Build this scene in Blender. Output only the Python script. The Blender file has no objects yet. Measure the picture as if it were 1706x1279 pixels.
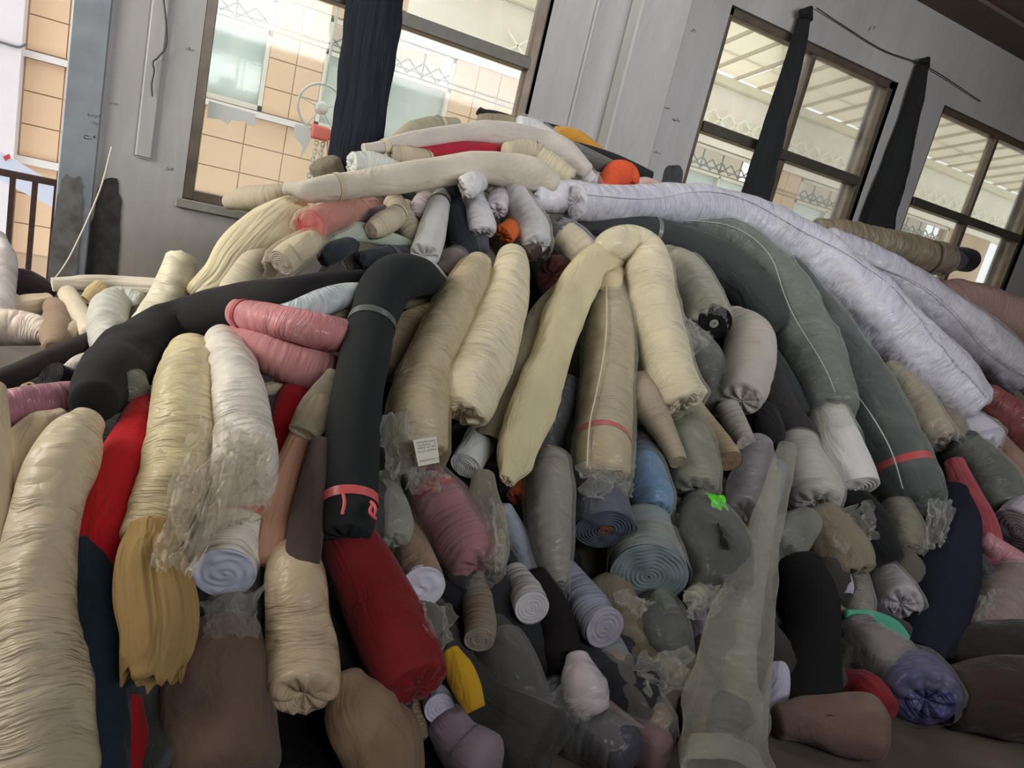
import bpy, bmesh, math, random
import numpy as np
from mathutils import Vector, Matrix

# ------------------------------------------------------------ camera, world, lights, exposure
S = bpy.context.scene
COL = S.collection
CAM_H = 1.4
PITCH, ROLL, YAW, FPX = 0.22668129, 0.23930962, 0.49496192, 1200.0
cy, sy = math.cos(YAW), math.sin(YAW)
FW = np.array([sy * math.cos(PITCH), cy * math.cos(PITCH), -math.sin(PITCH)])
_r = np.array([cy, -sy, 0.0]); _u = np.cross(_r, FW)
RT = math.cos(ROLL) * _r + math.sin(ROLL) * _u
UP = -math.sin(ROLL) * _r + math.cos(ROLL) * _u
CAMP = np.array([0.0, 0.0, CAM_H])
cd = bpy.data.cameras.new('camera'); cam = bpy.data.objects.new('camera', cd); COL.objects.link(cam)
cd.sensor_width = 36.0; cd.lens = 36.0 * FPX / 1706.0; cd.clip_start = 0.05; cd.clip_end = 200
cam.matrix_world = Matrix(((RT[0], UP[0], -FW[0], 0), (RT[1], UP[1], -FW[1], 0), (RT[2], UP[2], -FW[2], CAM_H), (0, 0, 0, 1)))
S.camera = cam
S.view_settings.view_transform = 'Standard'; S.view_settings.look = 'None'
S.view_settings.exposure = 0.0; S.view_settings.gamma = 1.0
S.view_settings.use_curve_mapping = False
S.cycles.max_bounces = 7; S.cycles.transparent_max_bounces = 14
S.cycles.diffuse_bounces = 4; S.cycles.sample_clamp_indirect = 6.0
W = bpy.data.worlds.new('sky'); S.world = W; W.use_nodes = True
bg = W.node_tree.nodes['Background']; bg.inputs[0].default_value = (0.93, 0.96, 1.0, 1); bg.inputs[1].default_value = 2.25

def area(name, loc, aim, sx, sz, power, col, spread=180):
    l = bpy.data.lights.new(name, 'AREA'); l.shape = 'RECTANGLE'; l.size = sx; l.size_y = sz
    l.energy = power; l.color = col; l.spread = math.radians(spread)
    o = bpy.data.objects.new(name, l); COL.objects.link(o); o.location = loc
    o.rotation_euler = (Vector(aim) - Vector(loc)).to_track_quat('-Z', 'Y').to_euler()
    return o
# added area lamps for fill: doorway side, behind the viewer, and overhead
area('doorway_daylight', (-3.2, 3.3, 2.6), (1.6, 3.6, 1.5), 2.8, 1.8, 80, (1.0, 0.93, 0.82), 125)
area('window_daylight', (2.8, -2.7, 3.3), (2.2, 4.1, 2.3), 6.0, 0.8, 72, (0.97, 0.97, 1.0), 92)  # added fill; the wall behind the viewer has no window
area('skylight', (2.4, 3.3, 3.74), (2.2, 3.2, 0), 4.0, 0.6, 20, (0.97, 0.98, 1.0))  # added top fill under a closed ceiling

# ------------------------------------------------------------ picking helpers
def sm(x): x = min(1, max(0, x)); return x * x * (3 - 2 * x)
def ray(x, y):
    d = (x - 853.0) / FPX * RT - (y - 639.5) / FPX * UP + FW
    return d
def on_wall(x, y, Y): d = ray(x, y); return CAMP + d * (Y / d[1])
def heap_Y(x, y):
    d = ray(x, y); s = d[2] / d[1]
    Y = 2.52 / max(0.25, 0.8 - s)
    Y = min(Y, 3.75)
    Y *= 1 + 0.42 * sm((500 - x) / 300.0) * sm((680 - y) / 190.0)
    return min(Y, 4.2)
def heap_pt(x, y, off=0.0):
    """a point of the heap's surface seen at pixel x,y, pushed back by off metres; returns point and metres per pixel"""
    d = ray(x, y); P = d * (heap_Y(x, y) / d[1]); n = np.linalg.norm(d)
    P = P + d / n * off
    return CAMP + P, float(P @ FW) / FPX

# ------------------------------------------------------------ noise
_rs = np.random.RandomState(7); _tab = _rs.rand(4096)
def vnoise(p, seed=0):
    i = np.floor(p).astype(np.int64); f = p - i; f = f * f * (3 - 2 * f)
    def h(a, b, c): return _tab[(a * 73856093 ^ b * 19349663 ^ c * 83492791 ^ seed * 2654435) & 4095]
    x, y, z = i[..., 0], i[..., 1], i[..., 2]; fx, fy, fz = f[..., 0], f[..., 1], f[..., 2]
    def l(a, b, t): return a + (b - a) * t
    return l(l(l(h(x, y, z), h(x + 1, y, z), fx), l(h(x, y + 1, z), h(x + 1, y + 1, z), fx), fy),
             l(l(h(x, y, z + 1), h(x + 1, y, z + 1), fx), l(h(x, y + 1, z + 1), h(x + 1, y + 1, z + 1), fx), fy), fz) * 2 - 1
def ridge(n): return 1 - np.abs(n) * 2

# ------------------------------------------------------------ materials
def lin(c): return tuple((v / 255.0 / 12.92 if v / 255.0 <= 0.04045 else ((v / 255.0 + 0.055) / 1.055) ** 2.4) for v in c)
MATS = {}
def nodes(name):
    m = bpy.data.materials.new(name); m.use_nodes = True; nt = m.node_tree; nt.nodes.clear()
    out = nt.nodes.new('ShaderNodeOutputMaterial'); return m, nt, out
def link(nt, a, b): nt.links.new(a, b)
def nnoise(nt, vec, scale, detail=2, dist=0.0):
    n = nt.nodes.new('ShaderNodeTexNoise'); n.inputs['Scale'].default_value = scale; n.inputs['Detail'].default_value = detail
    n.inputs['Distortion'].default_value = dist; link(nt, vec, n.inputs['Vector']); return n.outputs['Fac']
def nmap(nt, vec, sc, loc=(0, 0, 0), rot=(0, 0, 0)):
    n = nt.nodes.new('ShaderNodeMapping'); n.inputs['Scale'].default_value = sc; n.inputs['Location'].default_value = loc
    n.inputs['Rotation'].default_value = rot; link(nt, vec, n.inputs['Vector']); return n.outputs[0]
def nmath(nt, op, a, b=0.0, clamp=False):
    n = nt.nodes.new('ShaderNodeMath'); n.operation = op; n.use_clamp = clamp
    for i, v in enumerate((a, b)):
        if isinstance(v, (int, float)): n.inputs[i].default_value = v
        else: link(nt, v, n.inputs[i])
    return n.outputs[0]
def nramp(nt, fac, a, b, ca, cb):
    n = nt.nodes.new('ShaderNodeValToRGB'); e = n.color_ramp.elements
    e[0].position = a; e[1].position = b; e[0].color = (*ca, 1); e[1].color = (*cb, 1); link(nt, fac, n.inputs[0]); return n.outputs[0]
def nridge(nt, fac, power=2.0):
    a = nmath(nt, 'SUBTRACT', fac, 0.5); a = nmath(nt, 'ABSOLUTE', a); a = nmath(nt, 'MULTIPLY', a, 5.0)
    a = nmath(nt, 'SUBTRACT', 1.0, a, True); return nmath(nt, 'POWER', a, power)
def ncrumple(nt, vec, scale, rnd=1.0):
    n = nt.nodes.new('ShaderNodeTexVoronoi'); n.feature = 'F1'; n.inputs['Scale'].default_value = scale; link(nt, vec, n.inputs['Vector'])
    return n.outputs['Distance']
def nwarp(nt, vec, scale, amt):
    n = nt.nodes.new('ShaderNodeTexNoise'); n.inputs['Scale'].default_value = scale; n.inputs['Detail'].default_value = 1; link(nt, vec, n.inputs['Vector'])
    a = nt.nodes.new('ShaderNodeVectorMath'); a.operation = 'MULTIPLY_ADD'; link(nt, n.outputs['Color'], a.inputs[0]); a.inputs[1].default_value = (amt,) * 3; link(nt, vec, a.inputs[2]); return a.outputs[0]
def attr(nt):
    n = nt.nodes.new('ShaderNodeAttribute'); n.attribute_name = 'tc'; return n.outputs['Vector']
def bump(nt, h, strength, dist, normal=None):
    n = nt.nodes.new('ShaderNodeBump'); n.inputs['Strength'].default_value = strength; n.inputs['Distance'].default_value = dist
    link(nt, h, n.inputs['Height'])
    if normal is not None: link(nt, normal, n.inputs['Normal'])
    return n.outputs[0]
def principled(nt, out):
    p = nt.nodes.new('ShaderNodeBsdfPrincipled'); link(nt, p.outputs[0], out.inputs[0]); return p
def cloth_mat(c, kind='cloth', seed=0):
    """kind: cloth (soft matte), wrap (cloth under tight crinkled plastic), ring (wrinkles across the roll), pleat (folds along it)"""
    key = (tuple(c), kind, seed)
    if key in MATS: return MATS[key]
    m, nt, out = nodes('%s_%d_%d_%d' % ((kind,) + tuple(int(v) for v in c)))
    p = principled(nt, out); v = attr(nt); L = lin(c)
    o = (seed * 3.7, seed * 1.3, seed * 7.1)
    soil = nnoise(nt, nmap(nt, v, (1, 1, 1), o), 5.0, 3)
    base = nramp(nt, soil, 0.25, 0.75, tuple(x * 0.84 for x in L), tuple(min(1, x * 1.10) for x in L))
    p.inputs['Roughness'].default_value = 0.9; p.inputs['Specular IOR Level'].default_value = 0.25
    weave = nnoise(nt, nmap(nt, v, (500, 500, 160), o), 1.0, 0)
    if kind == 'cloth':
        f = nnoise(nt, nmap(nt, v, (10, 10, 4.5), o, (0.25, 0.2, 0)), 1.0, 4, 1.1)
        n1 = bump(nt, f, 0.55, 0.045); n2 = bump(nt, weave, 0.12, 0.002, n1)
        p.inputs['Sheen Weight'].default_value = 0.12
    elif kind == 'knit':
        f = nnoise(nt, nmap(nt, v, (6, 6, 3), o), 1.0, 2, 0.4)
        n1 = bump(nt, f, 0.3, 0.025); n2 = bump(nt, weave, 0.25, 0.002, n1)
        p.inputs['Sheen Weight'].default_value = 0.02
    elif kind == 'ring':
        w = nwarp(nt, nmap(nt, v, (1, 1, 1), o), 8.0, 0.03); a = nnoise(nt, nmap(nt, w, (3.5, 3.5, 60), (0, 0, 0), (0.08, 0.1, 0)), 1.0, 2, 0.15)
        n1 = bump(nt, a, 0.7, 0.016); n2 = bump(nt, weave, 0.1, 0.002, n1)
    elif kind == 'pleat':
        a = nnoise(nt, nmap(nt, v, (26, 26, 2), o), 1.0, 2, 0.3)
        n1 = bump(nt, a, 0.8, 0.03); n2 = bump(nt, weave, 0.1, 0.002, n1)
    else:   # wrap: cloth under tight plastic, fine folds mostly across the roll
        w = nwarp(nt, nmap(nt, v, (1, 1, 1), o), 9.0, 0.05)
        a = nnoise(nt, nmap(nt, w, (8, 8, 60), (0, 0, 0), (0.3, 0.15, 0)), 1.0, 3, 0.5)
        a = nmath(nt, 'ADD', nmath(nt, 'MULTIPLY', a, 0.8), nmath(nt, 'MULTIPLY', nridge(nt, nnoise(nt, nmap(nt, w, (9, 9, 70), (5, 2, 0), (-0.25, 0.1, 0)), 1.0, 2, 0.3), 1.2), 0.16))
        b = ncrumple(nt, nmap(nt, w, (10, 10, 22), (3, 1, 2), (0.7, 0.3, 0)), 1.0)
        msk = nmath(nt, 'MULTIPLY', nmath(nt, 'SUBTRACT', nnoise(nt, nmap(nt, v, (5, 5, 4), o), 1.0, 2), 0.34, True), 3.2, True)
        h = nmath(nt, 'ADD', nmath(nt, 'MULTIPLY', a, msk), nmath(nt, 'MULTIPLY', b, 0.6))
        n2 = bump(nt, h, 0.8, 0.028)
        hi = nmath(nt, 'MULTIPLY', nmath(nt, 'SUBTRACT', h, 0.7, True), 0.4, True)
        mx = nt.nodes.new('ShaderNodeMix'); mx.data_type = 'RGBA'
        link(nt, nmath(nt, 'ADD', hi, 0.05), mx.inputs[0]); link(nt, base, mx.inputs[6])
        mx.inputs[7].default_value = (0.72, 0.70, 0.66, 1); base = mx.outputs[2]
        p.inputs['Roughness'].default_value = 0.6; p.inputs['Coat Weight'].default_value = 0.4
        p.inputs['Coat Roughness'].default_value = 0.2; p.inputs['Coat IOR'].default_value = 1.45
        link(nt, n2, p.inputs['Coat Normal'])
    link(nt, base, p.inputs['Base Color']); link(nt, n2, p.inputs['Normal'])
    MATS[key] = m; return m
def film_mat(c=(215, 215, 205), dens=0.2, seed=0):
    key = ('film', tuple(c), dens, seed)
    if key in MATS: return MATS[key]
    m, nt, out = nodes('plastic_film'); v = attr(nt); o = (seed * 3.7, 1, seed)
    w = nwarp(nt, nmap(nt, v, (1, 1, 1), o), 6.0, 0.09)
    a = ncrumple(nt, nmap(nt, w, (10, 10, 7)), 1.0); b = ncrumple(nt, nmap(nt, w, (20, 20, 34), (2, 1, 0)), 1.0)
    h = nmath(nt, 'ADD', a, nmath(nt, 'MULTIPLY', b, 0.35))
    bn = bump(nt, h, 0.7, 0.020)
    p = nt.nodes.new('ShaderNodeBsdfPrincipled'); p.inputs['Base Color'].default_value = (*lin(c), 1)
    p.inputs['Roughness'].default_value = 0.16; link(nt, bn, p.inputs['Normal'])
    tl = nt.nodes.new('ShaderNodeBsdfTranslucent'); tl.inputs[0].default_value = (*lin(c), 1)
    pm = nt.nodes.new('ShaderNodeMixShader'); pm.inputs[0].default_value = 0.3; link(nt, p.outputs[0], pm.inputs[1]); link(nt, tl.outputs[0], pm.inputs[2]); p = pm
    t = nt.nodes.new('ShaderNodeBsdfTransparent'); t.inputs[0].default_value = (0.97, 0.97, 0.96, 1)
    lw = nt.nodes.new('ShaderNodeLayerWeight'); lw.inputs[0].default_value = 0.35; link(nt, bn, lw.inputs['Normal'])
    f = nmath(nt, 'ADD', nmath(nt, 'MULTIPLY', nmath(nt, 'POWER', a, 3.0), 0.14), nmath(nt, 'MULTIPLY', nmath(nt, 'POWER', lw.outputs['Facing'], 1.6), 0.5))
    f = nmath(nt, 'ADD', f, dens, True)
    mx = nt.nodes.new('ShaderNodeMixShader'); link(nt, f, mx.inputs[0]); link(nt, t.outputs[0], mx.inputs[1]); link(nt, p.outputs[0], mx.inputs[2])
    link(nt, mx.outputs[0], out.inputs[0]); MATS[key] = m; return m
def plain(c, rough=0.6, metal=0.0, noise=0.0, scale=6.0, name='surface', bumps=0.0, spec=0.5):
    key = ('plain', tuple(c), rough, metal, noise, scale, bumps)
    if key in MATS: return MATS[key]
    m, nt, out = nodes(name); p = principled(nt, out); L = lin(c)
    p.inputs['Roughness'].default_value = rough; p.inputs['Metallic'].default_value = metal
    p.inputs['Specular IOR Level'].default_value = spec
    g = nt.nodes.new('ShaderNodeNewGeometry').outputs['Position']
    n = nnoise(nt, g, scale, 4)
    link(nt, nramp(nt, n, 0.3, 0.7, tuple(x * (1 - noise) for x in L), tuple(min(1, x * (1 + noise * 0.5)) for x in L)), p.inputs['Base Color'])
    if bumps: link(nt, bump(nt, nnoise(nt, g, scale * 9, 3), bumps, 0.004), p.inputs['Normal'])
    MATS[key] = m; return m

# ------------------------------------------------------------ objects
def put(name, me, mat=None, parent=None, label=None, cat=None, group=None, kind=None):
    o = bpy.data.objects.new(name, me); COL.objects.link(o)
    if mat is not None:
        for q in (mat if isinstance(mat, (list, tuple)) else [mat]): me.materials.append(q)
    if parent is not None:
        o.parent = parent; o.matrix_parent_inverse = Matrix.Translation(-parent.location)
    for k, v in (('label', label), ('category', cat), ('group', group), ('kind', kind)):
        if v: o[k] = v
    return o
def empty(name, loc, label=None, cat=None, group=None, kind=None):
    o = bpy.data.objects.new(name, None); COL.objects.link(o); o.location = [float(v) for v in loc]; o.empty_display_size = 0.1
    for k, v in (('label', label), ('category', cat), ('group', group), ('kind', kind)):
        if v: o[k] = v
    return o
def mesh_np(name, V, F, tc=None, smooth=True, mats=None):
    me = bpy.data.meshes.new(name)
    V = np.ascontiguousarray(V, dtype=np.float32); F = np.asarray(F, dtype=np.int32)
    me.vertices.add(len(V)); me.vertices.foreach_set('co', V.ravel())
    n = F.shape[1]; me.loops.add(F.size); me.loops.foreach_set('vertex_index', F.ravel())
    me.polygons.add(len(F)); me.polygons.foreach_set('loop_start', np.arange(0, F.size, n, dtype=np.int32))
    try: me.polygons.foreach_set('loop_total', np.full(len(F), n, dtype=np.int32))
    except Exception: pass
    if mats is not None: me.polygons.foreach_set('material_index', np.asarray(mats, dtype=np.int32))
    me.update(calc_edges=True)
    me.polygons.foreach_set('use_smooth', np.full(len(F), smooth))
    if tc is not None:
        a = me.attributes.new('tc', 'FLOAT_VECTOR', 'POINT'); a.data.foreach_set('vector', np.ascontiguousarray(tc, dtype=np.float32).ravel())
    return me
def box(name, x0, x1, y0, y1, z0, z1, mat, parent=None, bev=0.0, **kw):
    bm = bmesh.new(); bmesh.ops.create_cube(bm, size=1)
    for v in bm.verts: v.co = ((x0 + x1) / 2 + v.co.x * (x1 - x0), (y0 + y1) / 2 + v.co.y * (y1 - y0), (z0 + z1) / 2 + v.co.z * (z1 - z0))
    if bev: bmesh.ops.bevel(bm, geom=bm.edges[:], offset=bev, segments=1, affect='EDGES')
    me = bpy.data.meshes.new(name); bm.to_mesh(me); bm.free()
    return put(name, me, mat, parent, **kw)
def boxes(name, L, mat, parent=None, **kw):
    bm = bmesh.new()
    for (x0, x1, y0, y1, z0, z1) in L:
        r = bmesh.ops.create_cube(bm, size=1)
        for v in r['verts']: v.co = ((x0 + x1) / 2 + v.co.x * (x1 - x0), (y0 + y1) / 2 + v.co.y * (y1 - y0), (z0 + z1) / 2 + v.co.z * (z1 - z0))
    me = bpy.data.meshes.new(name); bm.to_mesh(me); bm.free()
    return put(name, me, mat, parent, **kw)

# ------------------------------------------------------------ the tube of cloth
def spline(P, R, ds):
    P = np.array(P, float); R = np.array(R, float); n = len(P)
    if n == 2: P = np.array([P[0], (P[0] + P[1]) / 2, P[1]]); R = np.array([R[0], R.mean(), R[1]]); n = 3
    Q = np.vstack([2 * P[0] - P[1], P, 2 * P[-1] - P[-2]]); q = np.concatenate([[R[0]], R, [R[-1]]])
    out, ro = [], []
    for i in range(n - 1):
        t = np.linspace(0, 1, 17)[:-1] if i < n - 2 else np.linspace(0, 1, 17)
        t1 = t[:, None]
        def cr(a, b, c, d, t): return 0.5 * (2 * b + (c - a) * t + (2 * a - 5 * b + 4 * c - d) * t * t + (3 * b - a - 3 * c + d) * t ** 3)
        out.append(cr(Q[i], Q[i + 1], Q[i + 2], Q[i + 3], t1))
        ro.append(cr(q[i], q[i + 1], q[i + 2], q[i + 3], t))
    P = np.vstack(out); R = np.concatenate(ro)
    s = np.concatenate([[0], np.cumsum(np.linalg.norm(np.diff(P, axis=0), axis=1))])
    m = max(6, int(s[-1] / ds) + 1); u = np.linspace(0, s[-1], m)
    return np.stack([np.interp(u, s, P[:, k]) for k in range(3)], 1), np.maximum(0.003, np.interp(u, s, R)), u
def frames(C):
    T = np.gradient(C, axis=0); T /= np.linalg.norm(T, axis=1)[:, None] + 1e-9
    v = C[len(C) // 2] - CAMP; v /= np.linalg.norm(v)
    e = np.cross(T[0], v)
    if np.linalg.norm(e) < 0.15: e = np.cross(T[0], np.array([0, 0, 1.0]))
    e /= np.linalg.norm(e); E1 = [e]
    for i in range(1, len(C)):
        e = E1[-1] - T[i] * (E1[-1] @ T[i]); e /= np.linalg.norm(e) + 1e-9; E1.append(e)
    E1 = np.array(E1); return T, E1, np.cross(E1, T)
def grid_faces(m, n, off=0):
    i = np.arange(m - 1)[:, None] * n; j = np.arange(n)[None, :]; j2 = (j + 1) % n
    a = i + j; b = i + j2; return (np.stack([a, b, b + n, a + n], -1).reshape(-1, 4) + off)
def cap_rings(end, R, k=14):
    """list of (radius factor, axial offset) from the rim to the centre"""
    if end in ('disc', 'core'):
        lo = 0.26 if end == 'core' else 0.03
        rho = np.linspace(1, lo, 30); ax = 0.05 * (1 - rho)
        L = [(r, 0.02 + a) for r, a in zip(rho, ax)]
        if end == 'core': L += [(0.24, -0.3), (0.05, -0.5)]
        return L
    if end == 'gather':
        a = np.linspace(0, 1, 15)[1:] * math.pi / 2
        return [(max(0.02, math.cos(t) ** 0.42), 0.24 * math.sin(t) - 0.16 * math.exp(-(math.cos(t) ** 0.42 / 0.25) ** 2)) for t in a]
    if end == 'fold':
        a = np.linspace(0, 1, 12)[1:] * math.pi / 2
        return [(max(0.02, math.cos(t) ** 0.3), 0.15 * math.sin(t)) for t in a]
    if end == 'hem': return [(0.93, 0.0), (0.88, -0.35), (0.8, -0.9), (0.4, -1.0), (0.05, -1.0)]
    a = np.linspace(0, 1, 8)[1:] * math.pi / 2
    return [(max(0.02, math.cos(t) ** 0.8), 0.5 * math.sin(t)) for t in a]
def tube(name, C, R, U, N=32, start='round', end='round', wob=0.05, fold=0.0, ring=0.0, pleat=0.0, flat=1.0, seed=1, grow=0.0, ragged=0.0, turns=6.0, capmat=0, fr=None, fl=None, flatend=None):
    T, E1, E2 = fr if fr is not None else frames(C); m = len(C)
    th = np.arange(N) / N * 2 * math.pi; c, s = np.cos(th), np.sin(th)
    if fl is not None: pass
    elif flatend is None: fl = np.full(m, flat)
    else: fl = flat + (flatend - flat) * np.linspace(0, 1, m) ** 1.5
    Rm = (R + grow)[:, None] * np.ones(N)[None]
    L = np.stack([Rm * c[None], Rm * s[None], U[:, None] * np.ones(N)[None]], -1)
    off = np.array([seed * 13.1, seed * 5.7, seed * 3.3])
    d = wob * 1.25 * Rm * vnoise(L * np.array([6, 6, 3.2]) + off, seed)
    d += 0.05 * Rm * (vnoise(np.stack([L[..., 0] + .5 * L[..., 2], L[..., 1], L[..., 2]], -1) * np.array([13, 13, 6]) + off, seed + 11)) * (wob > 0)
    d += wob * 0.45 * Rm * vnoise(L * np.array([15, 15, 9]) + off, seed + 1)
    if fold: d += fold * Rm * np.maximum(0, ridge(vnoise(L * np.array([9, 9, 5]) + off + d[..., None] * 30, seed + 2)))
    if ring:
        w = vnoise(L * np.array([7, 7, 7]) + off, seed + 5)[..., None] * np.array([0, 0, 0.05])
        Lk = L + w; Lk = np.stack([Lk[..., 0], Lk[..., 1], Lk[..., 2] + 0.25 * Lk[..., 0] + 0.1 * Lk[..., 1]], -1)
        msk = np.clip(0.55 + 1.1 * vnoise(L * np.array([5, 5, 5]) + off, seed + 10), 0.1, 1)
        d += ring * 0.85 * msk * (vnoise(Lk * np.array([4, 4, 34]) + off, seed + 3) + 0.5 * vnoise(Lk * np.array([7, 7, 60]) + off, seed + 8)) * np.minimum(1, Rm / 0.08)
    if pleat: d += pleat * Rm * ridge(vnoise(L * np.array([24, 24, 2.2]) + off, seed + 4)) * 0.5
    rr = Rm + d
    P = C[:, None] + rr[..., None] * (c[None, :, None] * E1[:, None] + (s[None, :] * fl[:, None])[..., None] * E2[:, None])
    if ragged:
        k = vnoise(np.stack([c * 2.3, s * 2.3, th * 0], -1) + off, seed + 6) + 0.6 * vnoise(np.stack([c * 7, s * 7, th * 0], -1) + off, seed + 7)
        q = 4
        for i in range(1, q + 1): P[-i] += (k * ragged * (1 - (i - 1) / q))[:, None] * T[-1]
    tc = L.copy()
    V = [P.reshape(-1, 3)]; TC = [tc.reshape(-1, 3)]; F = [grid_faces(m, N)]; n0 = m * N; MI = [np.zeros(len(F[0]), int)]
    for which, idx, sg in ((start, 0, -1), (end, m - 1, 1)):
        if which == 'open': continue
        rings = cap_rings(which, R[idx]); Rb = R[idx] + grow; base = P[idx] - C[idx]
        prev0 = idx * N; cnt = len(rings); pts = []; tcs = []
        for (rho, ax) in rings:
            a = np.full(N, ax)
            if which in ('disc', 'core') and rho < 0.97 and rho > 0.25 * (which == 'core'):
                a = a + 0.028 * np.sin(rho * turns * 2 * math.pi - th + 1.6 * vnoise(np.stack([rho * c * 2, rho * s * 2, c * 0], -1) + off, seed + 2)) * (0.6 + 0.8 * vnoise(np.stack([rho * c * 4, rho * s * 4, c * 0], -1) + off, seed + 4)) + 0.05 * vnoise(np.stack([rho * c * 3, rho * s * 3, c * 0], -1) + off, seed)
            if which in ('gather', 'fold'):
                w = 4 * rho * (1 - rho)
                a = a + w * (0.10 * np.sin(9 * th + 3 * vnoise(np.stack([c, s, c * 0], -1) + off, seed)) + 0.13 * vnoise(np.stack([rho * c * 3, rho * s * 3, c * 0], -1) + off, seed + 9))
            pp = C[idx] + base * rho + sg * T[idx] * (a * Rb)[:, None]
            pts.append(pp); tcs.append(np.stack([Rb * rho * c, Rb * rho * s, U[idx] + sg * (1 - rho) * Rb + 0 * c], -1))
        V.append(np.vstack(pts)); TC.append(np.vstack(tcs))
        idxs = [np.arange(N) + prev0] + [np.arange(N) + n0 + q * N for q in range(cnt)]
        ff = []
        for q in range(cnt):
            a_, b_ = idxs[q], idxs[q + 1]; a2, b2 = np.roll(a_, -1), np.roll(b_, -1)
            ff.append(np.stack([a_, a2, b2, b_] if sg > 0 else [a_, b_, b2, a2], -1))
        ff = np.vstack(ff); F.append(ff); MI.append(np.full(len(ff), capmat if sg > 0 else 0)); n0 += cnt * N
    return mesh_np(name, np.vstack(V), np.vstack(F), np.vstack(TC), mats=np.concatenate(MI))

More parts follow.
